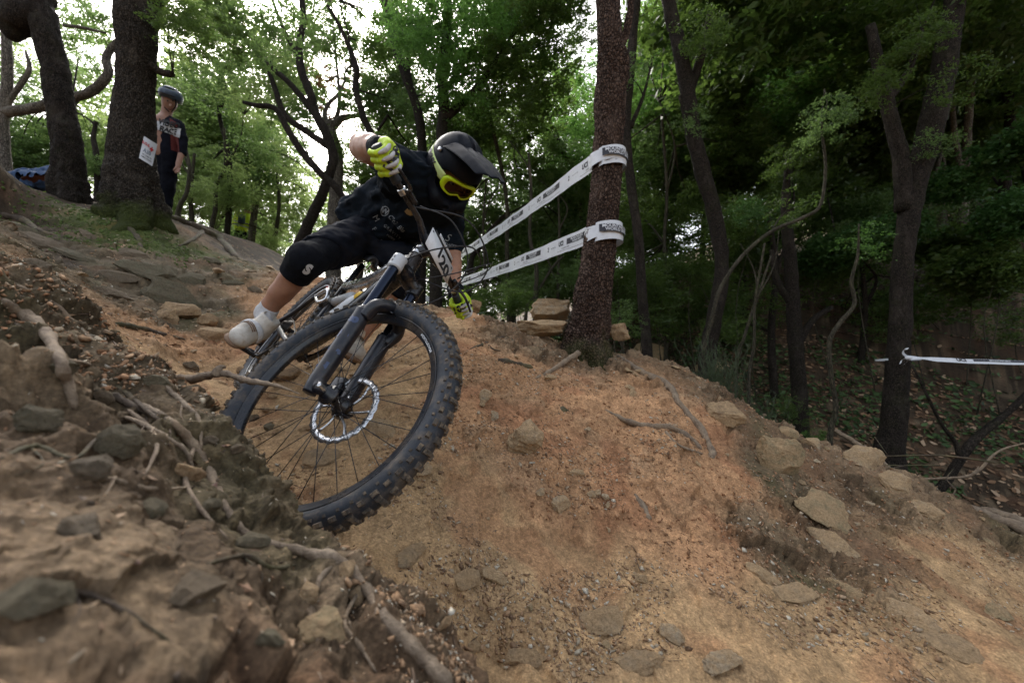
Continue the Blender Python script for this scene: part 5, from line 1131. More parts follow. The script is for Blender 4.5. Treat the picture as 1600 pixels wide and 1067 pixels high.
for a, b, c, o in (('hipR', 'knR', anR, 1), ('hipL', 'knL', anL, -1)):
    s.cap(J[a], J[b], .080, .050, k=.03).cap(J[b], c, .046, .036, k=.03)
    cf = J[b] + (c - J[b]) * .32; back = np.cross(c - J[b], BM @ np.array([0, 1., 0])); back /= np.linalg.norm(back) * (1 if back @ (J[a] - J[b]) > 0 else -1)
    s.cap(J[b] + (c - J[b]) * .15 + back * .012, J[b] + (c - J[b]) * .55 + back * .012, .053, .044, k=.03)
s.cap(J['pel'], (J['shR'] + J['shL']) / 2, .12, .13, k=.05).cap(J['neck'], HW((-.02, 0, -.07)), .058, .055, k=.03)
s.ell(HW((0, 0, .01)), (.090, .070, .108), HM_, k=.01).ell(HW((.055, 0, -.06)), (.045, .045, .05), HM_, k=.03)
s.cap(HW((.090, 0, .015)), HW((.112, 0, -.028)), .010, .014, k=.012)
s.cap(HW((.088, -.02, -.062)), HW((.088, .02, -.062)), .008, k=.008)
s.wrinkle(.0045, 16, 9).build('body', M_SKIN, rider)
# jersey
s = SDF(*bbox([J[k] for k in ('shR', 'shL', 'elR', 'elL', 'neck', 'pel')], .24), .0075)
cb = (J['shR'] + J['shL']) / 2; fdn = RC @ np.array([.1, -.35, -.9]); fdn /= np.linalg.norm(fdn)
s.cap(J['shR'], J['shL'], .082, .080, k=.04).cap(cb + fdn * .03, cb * .4 + J['pel'] * .6 + fdn * .015, .150, .142, k=.05)
s.cap(Q_(650,350,1.98), Q_(690,372,2.04), .070, .060, k=.06).cap(J['neck'], HW((-.03, 0, -.075)), .072, .062, k=.03)
s.cap(cb * .4 + J['pel'] * .6, Q_(566,342,2.18), .140, .125, k=.05).cap(Q_(548,336,2.12), Q_(590,366,2.08), .060, .075, k=.05).cap(Q_(610,300,1.98), Q_(555,330,2.14), .085, .070, k=.05)
s.cap(J['shR'], J['shR'] + (J['elR'] - J['shR']) * .62, .080, .068, k=.04).cap(J['shL'], J['elL'] + (wL - J['elL']) * .06, .078, .066, k=.04)
s.cap(Q_(600,262,1.68), Q_(612,288,1.85), .045, .055, k=.04)
s.wrinkle(.019, 8, 3, (1, 1, 2.2)).wrinkle(.006, 24, 8, (1, 1, 1.6))
s.plane(Q_(543,352,2.12), RC @ np.array([-.80, .30, -.62]))
s.plane(J['shR'] + (J['elR'] - J['shR']) * .74, J['elR'] - J['shR'])
jersey = s.build('jersey', M_SHIRT, rider)
# shorts
s = SDF(*bbox([J['pel'], J['hipR'], J['hipL'], J['knR'], J['knL']], .19), .0075)
s.ell(J['pel'], (.16, .15, .135), k=.04).cap(J['hipR'], J['knR'], .108, .076, k=.05).cap(J['hipL'], J['knL'], .105, .074, k=.05)
s.cap(Q_(600,398,2.05), Q_(640,402,2.05), .060, .055, k=.06)
s.wrinkle(.012, 10, 31, (1, 1, 1.5)).wrinkle(.004, 28, 8)
dkR = (J['knR'] - J['hipR']); s.plane(J['hipR'] + dkR * .86, dkR); dkL = (J['knL'] - J['hipL']); s.plane(J['hipL'] + dkL * .97, dkL)
shorts = s.build('shorts', M_SHORT, rider)
for kn, an_, hp in (('knR', anR, 'hipR'), ('knL', anL, 'hipL')):
    k0 = J[kn]; up_ = (J[hp] - k0) / np.linalg.norm(J[hp] - k0); dn_ = (an_ - k0) / np.linalg.norm(an_ - k0)
    s = SDF(*bbox([k0 + up_ * .12, k0 + dn_ * .14, k0], .1), .006); fw_ = -(up_ + dn_); fw_ = fw_ / (np.linalg.norm(fw_) + 1e-6)
    s.cap(k0 + up_ * .12, k0, .074, .071, k=.02).cap(k0, k0 + dn_ * .14, .070, .061, k=.02).ell(k0 + fw_ * .018, (.062, .062, .062), k=.03).wrinkle(.003, 30)
    s.plane(k0 + dn_ * .092, dn_, .012); pad = s.build('knee_pad', M_PAD, rider)
    if kn == 'knR':
        bv = world_bvh(pad)
        for VF_, dx, dy in ((text_mesh('S', 1, bold=.07, italic=.25), 0, 0),): decal('pad_logo', (VF_[0], VF_[1]), 479, 421, 20, 21, bv, M_SOCK, pad, .0015)
# socks and shoes
def shoe(toe, heel, an_, kn, nm='shoe'):
    x = toe - heel; L = np.linalg.norm(x); x = x / L; up_ = kn - an_; z = up_ - x * (up_ @ x); z /= np.linalg.norm(z); y = np.cross(z, x); M = np.stack([x, y, z], 1)
    W = lambda a, b, c: heel + M @ np.array([a, b, c])
    s = SDF(*bbox([toe, heel, heel + z * .12, toe + z * .07], .08), .005)
    s.cap(W(.03, 0, .035), W(.09, 0, .045), .040, .045, k=.02).cap(W(.09, 0, .045), W(L - .045, 0, .028), .045, .040, k=.02, sq=(z, .85)).cap(W(.05, 0, .05), W(.035, 0, .095), .040, .043, k=.02).cap(W(L - .08, -.012, .022), W(L - .04, .014, .02), .036, .034, k=.02, sq=(z, .75))
    s.cap(W(.03, 0, .15), W(.03, 0, .105), .036, .033, k=.004, op='sub'); s.plane(W(0, 0, .004), -z)
    sh = s.build(nm, M_SHOE, rider)
    s = SDF(*bbox([toe, heel], .07), .005); s.cap(W(.025, 0, 0), W(L * .5, 0, 0), .035, .033, k=.02, sq=(z, .40)).cap(W(L * .5, 0, 0), W(L - .04, 0, 0), .035, .044, k=.02, sq=(z, .36))
    so_ = s.build('sole', M_SOLE, rider); so_.parent = sh
    off = np.array(rider.location)
    for t, r_ in ((.095, .049),):
        a = np.linspace(-2.0, 2.0, 24); c = np.array([W(t + .012 * math.cos(q), r_ * math.sin(q) * 1.04, .040 + (.0485 - (t - .105) * .25) * math.cos(q)) for q in a])
        V, Fc = sweep(c, .013, 8, up=x, squash=.22); o = mk('strap', V - off, Fc, M_SOCK, sh)
    for i in range(3):
        a = np.linspace(-.7, .7, 7); c = np.array([W(.118 + i * .010 + .004 * math.sin(3 * q), .044 * math.sin(q), .046 + .0445 * math.cos(q)) for q in a]); V, Fc = sweep(c, .0022, 5); mk('lace', V - off, Fc, M_SOLE, sh)
    s = SDF(*bbox([an_, an_ + (kn - an_) * .25], .07), .005); u_ = (kn - an_) / np.linalg.norm(kn - an_)
    s.cap(W(.045, 0, .07), an_ + u_ * .02, .030, .035, k=.02).cap(an_ + u_ * .01, an_ + u_ * .055, .037, .041, k=.02).wrinkle(.0025, 40, 0, (1, 1, .6)); s.plane(an_ + u_ * .058, u_)
    s.build('sock', M_SOCK, rider); return sh
shoe(Q_(356,535,1.62), Q_(409,524,1.80), anR, J['knR'])
pl_ = BW(PED[1]); fx = BM @ np.array([1., 0, 0]); fz = BM @ np.array([0, 0, 1.])
shoe(pl_ + fx * .13 + fz * .016, pl_ - fx * .12 + fz * .012, anL, J['knL'])
# gloves
def glove(g_, w_, sgn, el):
    s = SDF(*bbox([g_, w_], .09), .0036); ax_ = oS * sgn   # ax_ points outboard
    s.cap(w_, g_ - dS * .028 + uS * .030, .031, .033, k=.02, sq=(uS, .75))
    s.boxs(g_ - dS * .016 + uS * .028, (.036, .043, .016), np.stack([dS, oS, uS], 1), .014, .02)
    fo = [(-.034, .0100, 1), (-.012, .0108, 1.06), (.011, .0104, 1.0), (.033, .0090, .88)]; st_ = []
    for off, r_, ln in fo:
        c = g_ + ax_ * off; k0 = c + uS * .033 + dS * .006; k1 = c + uS * .020 * ln + dS * .036 * ln; k2 = c - uS * .012 + dS * .034; k3 = c - uS * .028 + dS * .010; k4 = c - uS * .026 - dS * .006
        s.cap(c + uS * .032 - dS * .02, k0, .013, r_ * 1.2, k=.008).cap(k0, k1, r_ * 1.18, r_ * 1.05, k=.004).cap(k1, k2, r_ * 1.05, r_, k=.004).cap(k2, k3, r_, r_ * .95, k=.004).cap(k3, k4, r_ * .95, r_ * .8, k=.004)
        st_.append((k0, k1, k2, r_))
    tb = g_ - ax_ * .036; s.cap(w_ + (g_ - w_) * .3 - ax_ * .012, tb - dS * .022 + uS * .012, .017, .014, k=.012).cap(tb - dS * .022 + uS * .012, tb - dS * .016 - uS * .020, .0125, .011, k=.006).cap(tb - dS * .016 - uS * .020, tb + dS * .008 - uS * .030, .011, .010, k=.006)
    s.wrinkle(.0016, 60)
    gl = s.build('glove', M_LIME, rider); off = np.array(rider.location)
    for k0, k1, k2, r_ in st_:
        V, Fc = sweep(catmull([k0 + uS * r_ * .6 + dS * r_ * .5, k1 + (uS * .45 + dS) * r_ * .72, k2 + dS * r_ * .95 + uS * .004], 5), [.003, .0055, .0070, .0076, .0078, .0078, .0078, .0076, .0070, .0055, .003], 8); mk('finger_stripe', V - off, Fc, M_SOCK, gl)
    s = SDF(*bbox([w_, w_ + (el - w_) * .2], .07), .0045); e_ = (el - w_) / np.linalg.norm(el - w_)
    s.cap(w_ - e_ * .012, w_ + e_ * .040, .0345, .038, k=.01).wrinkle(.002, 50); s.plane(w_ + e_ * .042, e_); s.build('glove_cuff', M_PAD, rider).parent = gl
    return gl
glR = glove(gR, wR, -1, J['elR']); glL = glove(gL, wL, 1, J['elL'])
bv = world_bvh(glR); decal('glove_lettering', text_mesh('100%', 1, bold=.06), 616, 247, -62, 22, bv, M_INK, glR, .0028)
bv = world_bvh(glL); decal('glove_lettering', text_mesh('100%', 1, bold=.04), 722, 481, -25, 14, bv, M_INK, glL, .0028)
# helmet
s = SDF(*bbox([HW((a, b, c)) for a in (-.16, .2) for b in (-.13, .13) for c in (-.15, .17)], .03), .0045)
s.ell(HW((-.012, 0, .030)), (.140, .114, .125), HM_, k=.01).ell(HW((-.02, 0, -.035)), (.129, .112, .103), HM_, k=.03).ell(HW((-.035, 0, -.070)), (.106, .101, .078), HM_, k=.03)
s.cap(HW((.03, -.098, -.070)), HW((.115, -.062, -.090)), .030, .026, k=.03).cap(HW((.03, .098, -.070)), HW((.115, .062, -.090)), .030, .026, k=.03).cap(HW((.115, -.062, -.090)), HW((.150, 0, -.092)), .026, .028, k=.02).cap(HW((.115, .062, -.090)), HW((.150, 0, -.092)), .026, .028, k=.02)
s.ell(HW((0, 0, .0)), (.108, .086, .108), HM_, k=.006, op='sub').cap(HW((-.01, 0, -.09)), HW((-.01, 0, -.20)), .095, .10, k=.01, op='sub')
s.boxs(HW((.14, 0, .002)), (.092, .086, .046), HM_, .025, .01, op='sub')
for y in (-.05, 0, .05): s.cap(HW((.09, y, .135)), HW((-.10, y * 1.2, .172)), .012, .012, k=.006, op='sub')
for y in (-.022, .022): s.cap(HW((.170, y, -.085)), HW((.172, y * 1.6, -.092)), .010, .010, k=.004, op='sub')
helm = s.build('helmet', M_HELM, rider); roff = np.array(rider.location)
pk = G()
def peak(u_, v_):  # u 0..1 forward, v -1..1 across
    x = .005 + .300 * u_ - .030 * v_ * v_ * u_; y = v_ * (.112 - .018 * u_ - .02 * u_ * u_); z = .148 + .135 * u_ - .045 * u_ * u_ - .052 * v_ ** 2 * (1 - .35 * u_) - .016 * (1 - u_) * (1 if abs(v_) < .16 else 0)
    z += .007 * math.cos(v_ * 9.5) * (1 - .4 * u_); return (x, y, z)
us, vs_ = np.linspace(0, 1, 26), np.linspace(-1, 1, 33); V = np.array([peak(a, b) for a in us for b in vs_]); k = len(vs_)
Fc = [[i * k + j, i * k + j + 1, (i + 1) * k + j + 1, (i + 1) * k + j] for i in range(len(us) - 1) for j in range(k - 1)]
vz = mk('helmet_visor', HW(V) - roff, Fc, M_HELM, helm); md = vz.modifiers.new('thick', 'SOLIDIFY'); md.thickness = .004
for sg in (-1, 1):
    V, Fc = tube(HW((.01, sg * .118, .075)) - roff, HW((.01, sg * .127, .077)) - roff, .010, .009, 12, 3); mk('visor_screw', V, Fc, M_SIL, helm)
# goggles: frame ring, lens and strap
gg = empty('goggles'); bpy.data.objects.remove(gg)
def gpt(t, sc=1.0, dx=0):
    yy = .082 * math.copysign(abs(math.cos(t)) ** .55, math.cos(t)) * sc; zz = .039 * math.copysign(abs(math.sin(t)) ** .6, math.sin(t)) * sc
    if zz < 0: zz += .018 * math.exp(-(yy / .018) ** 2)
    return np.array([.136 - 3.9 * yy * yy + dx, yy, zz + .004])
tt_ = np.linspace(0, 2 * np.pi, 73)[:-1]
ri = []; 
for sc, dx in ((1.0, -.016), (1.06, -.004), (1.04, .006), (.84, .008), (.82, -.010)): ri.append(np.array([gpt(t, sc, dx) for t in tt_]))
V = np.concatenate(ri); n_ = len(tt_); Fc = [[a * n_ + i, a * n_ + (i + 1) % n_, ((a + 1) % 5) * n_ + (i + 1) % n_, ((a + 1) % 5) * n_ + i] for a in range(5) for i in range(n_)]
gog = mk('goggle_frame', HW(V) - roff, Fc, M_LIMP, helm)
V = [[.136 + .004, 0, .004]]; rings = [np.array([gpt(t, sc, .004) for t in tt_]) for sc in (.3, .6, .86)]
V = np.concatenate([np.array(V)] + rings); Fc = [[0, 1 + i, 1 + (i + 1) % n_] for i in range(n_)] + [[1 + a * n_ + i, 1 + (a + 1) * n_ + i, 1 + (a + 1) * n_ + (i + 1) % n_, 1 + a * n_ + (i + 1) % n_] for a in range(2) for i in range(n_)]
mk('goggle_lens', HW(V) - roff, Fc, M_LENS, gog)
def strap_pt(a, w_):   # round the shell at eye level
    r = np.array([.1555, .1275]); return np.array([-.012 + r[0] * math.cos(a) * 1.0, r[1] * math.sin(a), .012 + w_ - .0]) 
gs = []
aa = np.linspace(.72, 2 * np.pi - .72, 70)
for a in aa:
    for w_ in np.linspace(-.024, .024, 5):
        p = strap_pt(a, w_); q = p - np.array([-.012, 0, .030]); kk = math.sqrt((q[0] / .152) ** 2 + (q[1] / .124) ** 2 + (q[2] / .136) ** 2); p = np.array([-.012, 0, .030]) + q / kk * 1.022; gs.append(p)
V = np.array(gs); Fc = [[i * 5 + j, i * 5 + j + 1, (i + 1) * 5 + j + 1, (i + 1) * 5 + j] for i in range(len(aa) - 1) for j in range(4)]
strp = mk('goggle_strap', HW(V) - roff, Fc, M_STRAP, gog); md = strp.modifiers.new('thick', 'SOLIDIFY'); md.thickness = .002; md.offset = 1
VF = text_mesh('100%', .050, bold=.03, spacing=1.15); pts_ = []
for v in VF[0]:
    a = -1.62 + v[0] / .140; p = strap_pt(a, v[1] * .9); q = p - np.array([-.012, 0, .030]); kk = math.sqrt((q[0] / .152) ** 2 + (q[1] / .124) ** 2 + (q[2] / .136) ** 2); pts_.append(np.array([-.012, 0, .030]) + q / kk * 1.046)
mk('strap_lettering', HW(np.array(pts_)) - roff, VF[1], M_INK, strp)
for sg in (-1, 1):
    e0 = HW((.098, sg * .030, .008)); V, Fc = ICO[2]; mk('eye', V * .0125 + e0 - roff, Fc, M_WHT, rider); mk('pupil', V * .006 + HW((.108, sg * .030, .008)) - roff, Fc, M_INK, rider)
# prints on the jersey
bv = world_bvh(jersey)
def jp(t, px, py, ang, sc, mat=None, **k): decal('jersey_print', text_mesh(t, 1, **k), px, py, ang, sc, bv, mat or M_LOGO, jersey, .003)
a = np.linspace(0, 2 * np.pi, 25)[:-1]; disc = (np.concatenate([np.stack([np.cos(a) * .42, np.sin(a) * .5, 0 * a], -1), np.stack([np.cos(a) * .34, np.sin(a) * .42, 0 * a], -1)]), [[i, (i + 1) % 24, 24 + (i + 1) % 24, 24 + i] for i in range(24)])
decal('jersey_badge', disc, 602, 330, 25, 16, bv, M_LOGO, jersey, .003); jp('W', 602, 330, 25, 11, bold=.05)
jp('Cicli', 614, 343, 48, 9, italic=.3); jp('Blu', 627, 357, 36, 9, italic=.3); jp('GRAVITY', 613, 362, 40, 6.5, spacing=1.3); jp('M', 588, 341, 60, 13); jp('team', 600, 377, 30, 7, italic=.4); jp('racing', 611, 370, 34, 6)
jp('F', 585, 358, 55, 9)
lf = np.array([[-.5, -.1], [-.3, .3], [-.05, .15], [0, .6], [.1, .2], [.45, .45], [.35, .1], [.9, .15], [.5, -.15], [.2, -.35], [-.2, -.3]]); V = np.c_[lf, 0 * lf[:, 0]]
decal('jersey_emblem', (np.r_[V, [[.1, 0, 0]]], [[i, (i + 1) % 11, 11] for i in range(11)]), 640, 331, 20, 15, bv, M_GOLD, jersey, .003)
jp('S', 699, 372, 15, 16, italic=.3); jp('SHOT', 704, 384, 12, 7)
V, Fc = sweep(catmull([Q_(536,348,2.02), Q_(548,362,1.99), Q_(560,378,1.97), Q_(563,370,1.98), Q_(550,352,2.01)], 6), .0018, 6); mk('drawstring', V - roff, Fc, M_LOGO, rider)
# ------------------------------------------------------------------ boulders beside the taped tree
def boulder(px, py, wpx, hpx, seed, mat, label, D=None, tilt=0):
    hp = hit(px, py)[0] if D is None else P(px, py, D); d = pixof(hp)[2]; V, Fc = rock(seed, 4, 1, 22, .06)
    V = V / np.abs(V).max(0); V = V * np.array([wpx / F * d / 2, wpx / F * d * .33, hpx / F * d * .62]); V += (fbm(V * 22 + seed, 4) * .004)[:, None] * V / (np.linalg.norm(V, axis=1)[:, None] + 1e-6)
    c = math.cos(tilt); s_ = math.sin(tilt); V = np.stack([V[:, 0] * c - V[:, 2] * s_, V[:, 1], V[:, 0] * s_ + V[:, 2] * c], -1)
    o = mk('boulder', V, Fc, mat, None, smooth=False, label=label, cat='rock'); o.location = hp + Vector((0, .05, hpx / F * d * .40)); return o
boulder(868, 497, 80, 34, 5, M_ST[1], 'large pale grey boulder behind the flat slab, left of the taped tree', 3.05, -.05)
boulder(852, 520, 88, 24, 9, M_ST[0], 'flat tan slab lying in front of the pale boulder left of the taped tree', 2.85, .03)
boulder(968, 527, 34, 26, 14, M_ST[3], 'small brown boulder just right of the foot of the taped tree', 3.0, .1)
boulder(738, 484, 28, 20, 21, M_ST[3], 'reddish brown rock at the trail edge beside the left glove', 3.0, 0)
# ------------------------------------------------------------------ course tape
M_TAPE = simple('white_plastic_tape', (.68, .70, .74), .35, 0, .06, 30, .25, 60)
M_TPR = simple('black_tape_print', (.02, .02, .03), .5)
class Ribbon:
    def __init__(s, pts, ups, w, n=10):
        s.c = catmull(pts, n); s.u = catmull(ups, n); s.u /= np.linalg.norm(s.u, axis=1)[:, None]; s.w = w
        s.d = np.r_[0, np.cumsum(np.linalg.norm(np.diff(s.c, axis=0), axis=1))]; s.L = s.d[-1]
    def at(s, a, t, lift=0):
        a = np.atleast_1d(a); c = np.stack([np.interp(a, s.d, s.c[:, k]) for k in range(3)], -1); u = np.stack([np.interp(a, s.d, s.u[:, k]) for k in range(3)], -1)
        e = .01; tg = np.stack([np.interp(a + e, s.d, s.c[:, k]) - np.interp(a - e, s.d, s.c[:, k]) for k in range(3)], -1); nn = np.cross(tg, u); nn /= np.linalg.norm(nn, axis=1)[:, None] + 1e-9
        rip = (np.sin(a * 9 + 1) * .004 + np.sin(a * 23) * .002)[:, None] * nn
        return c + u * np.atleast_1d(t)[:, None] + nn * lift + rip
    def build(s, name, off, parent=None, nt_=7, wr=0, **k):
        m = max(12, int(s.L / .02)); a = np.linspace(0, s.L, m); V = []
        for t in np.linspace(-.5, .5, nt_): V.append(s.at(a, np.full(m, t * s.w)))
        V = np.stack(V, 1).reshape(-1, 3)
        if wr: V += fbm(V * np.array([14, 14, 60]), 3)[:, None] * np.array([wr, -wr, 0])
        Fc = [[i * nt_ + j, i * nt_ + j + 1, (i + 1) * nt_ + j + 1, (i + 1) * nt_ + j] for i in range(m - 1) for j in range(nt_ - 1)]
        return mk(name, V - off, Fc, M_TAPE, parent, **k)
    def put(s, VF, a0, t0, sc, name, mat, parent, off, lift=.0015, flip=1):
        V, Fc = VF; return mk(name, s.at(a0 + V[:, 0] * sc * flip, t0 + V[:, 1] * sc, lift) - off, Fc, mat, parent)
def grid(w_, h_, n): xs = np.linspace(-.5, .5, n) * w_; V = np.array([[x, y * h_, 0] for x in xs for y in (-.5, .5)]); return V, [[2 * i, 2 * i + 2, 2 * i + 3, 2 * i + 1] for i in range(n - 1)]
TXT = {k: text_mesh(k, 1, bold=b) for k, b in (('UCI', .05), ('MOUNTAIN BIKE', .02), ('WORLD SERIES', .02), ('mountain bike', 0), ('2', .04))}
def tape_print(rb, s0, ds, off, par, side):
    s_ = s0
    while s_ < rb.L - .35:
        bx = lambda VF, a, t, sc, m, l, nm: rb.put(VF, s_ + a, t * .85, sc * (.80 if sc < .9 else 1), nm, m, par, off, side * l, 1)
        bx(grid(.32, .044, 14), .14, .018, 1, M_TPR, .0016, 'print_panel'); bx(TXT['UCI'], -.115, .017, .062, M_TPR, .0016, 'lettering')
        bx(TXT['MOUNTAIN BIKE'], .13, .029, .030, M_TAPE, .0028, 'lettering'); bx(TXT['WORLD SERIES'], .13, .006, .026, M_TAPE, .0028, 'lettering'); bx(TXT['mountain bike'], -.04, -.027, .026, M_TPR, .0016, 'lettering')
        bx(grid(.50, .0022, 10), .07, -.048, 1, M_TPR, .0016, 'print_line'); bx(TXT['2'], .47, .006, .062, M_TPR, .0016, 'lettering'); bx(TXT['mountain bike'], .57, .006, .018, M_TPR, .0016, 'lettering')
        s_ += ds
UPZ = np.array([0, 0, 1.])
def wrap_tape(cpx, cpy, far, wpx, label, s0, slope):
    wpx *= .84
    c = np.array(P(cpx, cpy, DM)); R_t = wpx / F * DM + .014; fa = np.array(far)
    ring = [c + np.array([math.sin(f) * R_t, -math.cos(f) * R_t, .010 * math.sin(f)]) for f in np.radians(np.arange(-38, 215, 18))]
    ang = fa - ring[0]; L_ = np.linalg.norm(ang); ln = [ring[0] + ang * t + UPZ * (-.05 * 4 * t * (1 - t)) for t in (1, .8, .6, .4, .25, .12, .05)]
    d = -ang / L_; up = UPZ - d * (UPZ @ d); up /= np.linalg.norm(up)
    pts = ln + ring; ups = [up] * 6 + [up * .7 + UPZ * .3] + [UPZ] * len(ring); rb = Ribbon(pts, ups, .125, 8)
    root_ = empty('barrier_tape', tuple(ring[0]), label=label, cat='tape', group='printed tapes tied along the course'); off = np.array(ring[0]); rb.build('ribbon', off, root_)
    tape_print(rb, s0, .82, off, root_, 1)
    for k_, (dz, r2) in enumerate(((.010, .003), (-.012, .005))):
        ring2 = [c + np.array([math.sin(f) * (R_t + r2), -math.cos(f) * (R_t + r2), dz + .014 * math.sin(f * 2 + k_)]) for f in np.radians(np.arange(-100, 240, 15))]
        Ribbon(ring2, [UPZ] * len(ring2), .085 - .03 * k_, 6).build('loop', off, root_, wr=.005)
    rb2 = Ribbon([c + np.array([math.sin(f) * (R_t + .0095), -math.cos(f) * (R_t + .0095), .0]) for f in np.radians(np.arange(-30, 100, 10))], [UPZ] * 13, .10, 6)
    rb2.put(grid(.27, .050, 20), rb2.L * .52, .010, 1, 'print_panel', M_TPR, root_, off, .004); rb2.put(TXT['MOUNTAIN BIKE'], rb2.L * .50, .021, .029, 'lettering', M_TAPE, root_, off, .007); rb2.put(TXT['WORLD SERIES'], rb2.L * .50, -.001, .027, 'lettering', M_TAPE, root_, off, .007)
    return root_
wrap_tape(950, 254, P(700, 408, 7.8), 28, 'upper white printed barrier tape wrapped round the red brown tree', .35, 0)
wrap_tape(944, 369, P(683, 449, 8.6), 30, 'lower white printed barrier tape wrapped round the red brown tree', .1, 0)
a_, b_ = P(638, 457, 9.0), P(674, 468, 8.2); off = np.array(a_); r0_ = empty('barrier_tape', a_, label='short length of white tape lying on the crest behind the head tube', cat='tape', group='printed tapes tied along the course')
rb = Ribbon([a_, a_.lerp(b_, .5) - Vector((0, 0, .02)), b_], [UPZ] * 3, .10); rb.build('ribbon', off, r0_); rb.put(grid(.2, .04, 6), rb.L * .6, 0, 1, 'print_panel', M_TPR, r0_, off, .002)
# the twisted tape on the right
a_, b_ = P(1418, 559, 4.08), P(1660, 569, 3.75); off = np.array(a_); r0_ = empty('barrier_tape', a_, label='narrow folded white tape knotted to the buttressed tree at the right', cat='tape', group='printed tapes tied along the course')
tw = Ribbon([a_ + (b_ - a_) * t - Vector((0, 0, .006 * math.sin(math.pi * t))) for t in (0, .1, .2, .4, .6, .8, 1)], [np.array([0, .3, .9]), np.array([0, .8, .5]), np.array([0, .5, .85]), np.array([0, .45, .9]), np.array([0, .4, .9]), np.array([0, .6, .8]), np.array([0, .5, .9])], .048, 10)
tw.build('ribbon', off, r0_); tw.put(TXT['UCI'], .42, .008, .045, 'lettering', M_TPR, r0_, off, .002); tw.put(grid(.42, .022, 12), .72, .010, 1, 'print_panel', M_TPR, r0_, off, .002); tw.put(TXT['MOUNTAIN BIKE'], .70, .010, .020, 'lettering', M_TAPE, r0_, off, .0035); tw.put(TXT['2'], 1.22, .0, .035, 'lettering', M_TPR, r0_, off, .002)
for pts in ([(1420,559),(1412,552),(1414,546),(1419,545)], [(1422,560),(1414,561),(1409,564),(1407,568)], [(1424,560),(1418,566),(1413,570)]):
    Ribbon([P(x, y, 4.05 - i * .02) for i, (x, y) in enumerate(pts)], [np.array([.6, -.2, .6])] * len(pts), .022, 6).build('tape_tail', off, r0_, nt_=3)
kc = P(1419, 559, 4.02); V, Fc = ICO[2]; mk('knot', V * (1 + fbm(V * 3, 2)[:, None] * .3) * np.array([.028, .02, .022]) + np.array(kc) - off, Fc, M_TAPE, r0_)
Ribbon([np.array(P(1402, 562, 4.32)) + np.array([math.sin(f) * .175, -math.cos(f) * .175, 0]) for f in np.radians(np.arange(35, 300, 20))], [UPZ] * 14, .018, 5).build('loop', off, r0_, nt_=3)
# fallen wood at the edge of the ravine
tp = root('fallen_stick', [(1404,746,2.42),(1420,757,2.38),(1445,771,2.33),(1466,783,2.28),(1482,795,2.25)], [5,6,6,7,7], M_ROOTD, 'thick dark stick partly wound with white tape on the ravine edge', 'stick', lift=.6)
for k_, (x0, y0, x1, y1) in enumerate(((1424,759,1431,764),(1441,769,1455,777),(1459,780,1478,792))):
    V, Fc = sweep(np.linspace(P(x0, y0, 2.36 - k_ * .035), P(x1, y1, 2.345 - k_ * .035), 6), 7.4 / F * 2.3, 12, .08, 60); mk('tape_winding', V, Fc, M_TAPE, tp)
root('fallen_log', [(1478,784,2.5),(1510,795,2.45),(1550,808,2.4),(1620,835,2.3)], [6,8,8,9], M_ROOT, 'long grey brown log lying along the ravine edge at the right', 'log', lift=.6)
root('fallen_log', [(1530,796,2.7),(1570,806,2.6),(1630,822,2.5)], [6,7,7], M_ROOT, 'shorter log behind the long grey log at the right edge', 'log', lift=.6)
root('fallen_branch', [(1306,672,3.3),(1335,690,3.1),(1362,708,2.9),(1392,735,2.7),(1410,752,2.55)], [3,3,4,4,4], M_ROOT, 'thin pale branch leaning over the crest stones below the S shaped sapling', 'branch')
root('fallen_branch', [(1425,748,3.2),(1470,747,3.1),(1520,741,3.0),(1560,705,3.0),(1610,690,3.0)], [1.5,2,2,1.5,.8], M_ROOT, 'bare thin twig lying level over the brushwood at the right', 'branch', branches=[([(1520,741,3.0),(1530,728,3.0)], 2)])
stk = []
r_ = random.Random(5)
for i in range(330):
    x, y = r_.uniform(2.1, 4.2), r_.uniform(2.3, 4.4); gp, _ = drop(x, y); stk.append((gp + Vector((0, 0, r_.uniform(.0, .16))), Vector((r_.uniform(-.3, .3), r_.uniform(-.3, .3), 1)), r_))
SV = [sweep(catmull([[-1, 0, 0], [-.3, .05 * i - .1, .03], [.4, .1 - .04 * i, -.03], [1, 0, .02 * i]], 2), [.016, .018, .018, .016, .013, .01, .006], 4) for i in range(5)]
SV = [(V, [f for f in Fc if len(f) == 4]) for V, Fc in SV]
heap('brushwood', stk, SV, (.12, .32), M_ROOTD, tiltr=.2)
def sticks_at(n, xr, yr, size, seed):
    heap('brushwood', scatter(n, xr, yr, None, seed), SV, size, M_ROOTD, lift=.04, tiltr=.12)
sticks_at(500, (0, 9), (3.4, 9.5), (.08, .28), 21); sticks_at(160, (-5, -1.2), (2.4, 6.5), (.05, .14), 22)
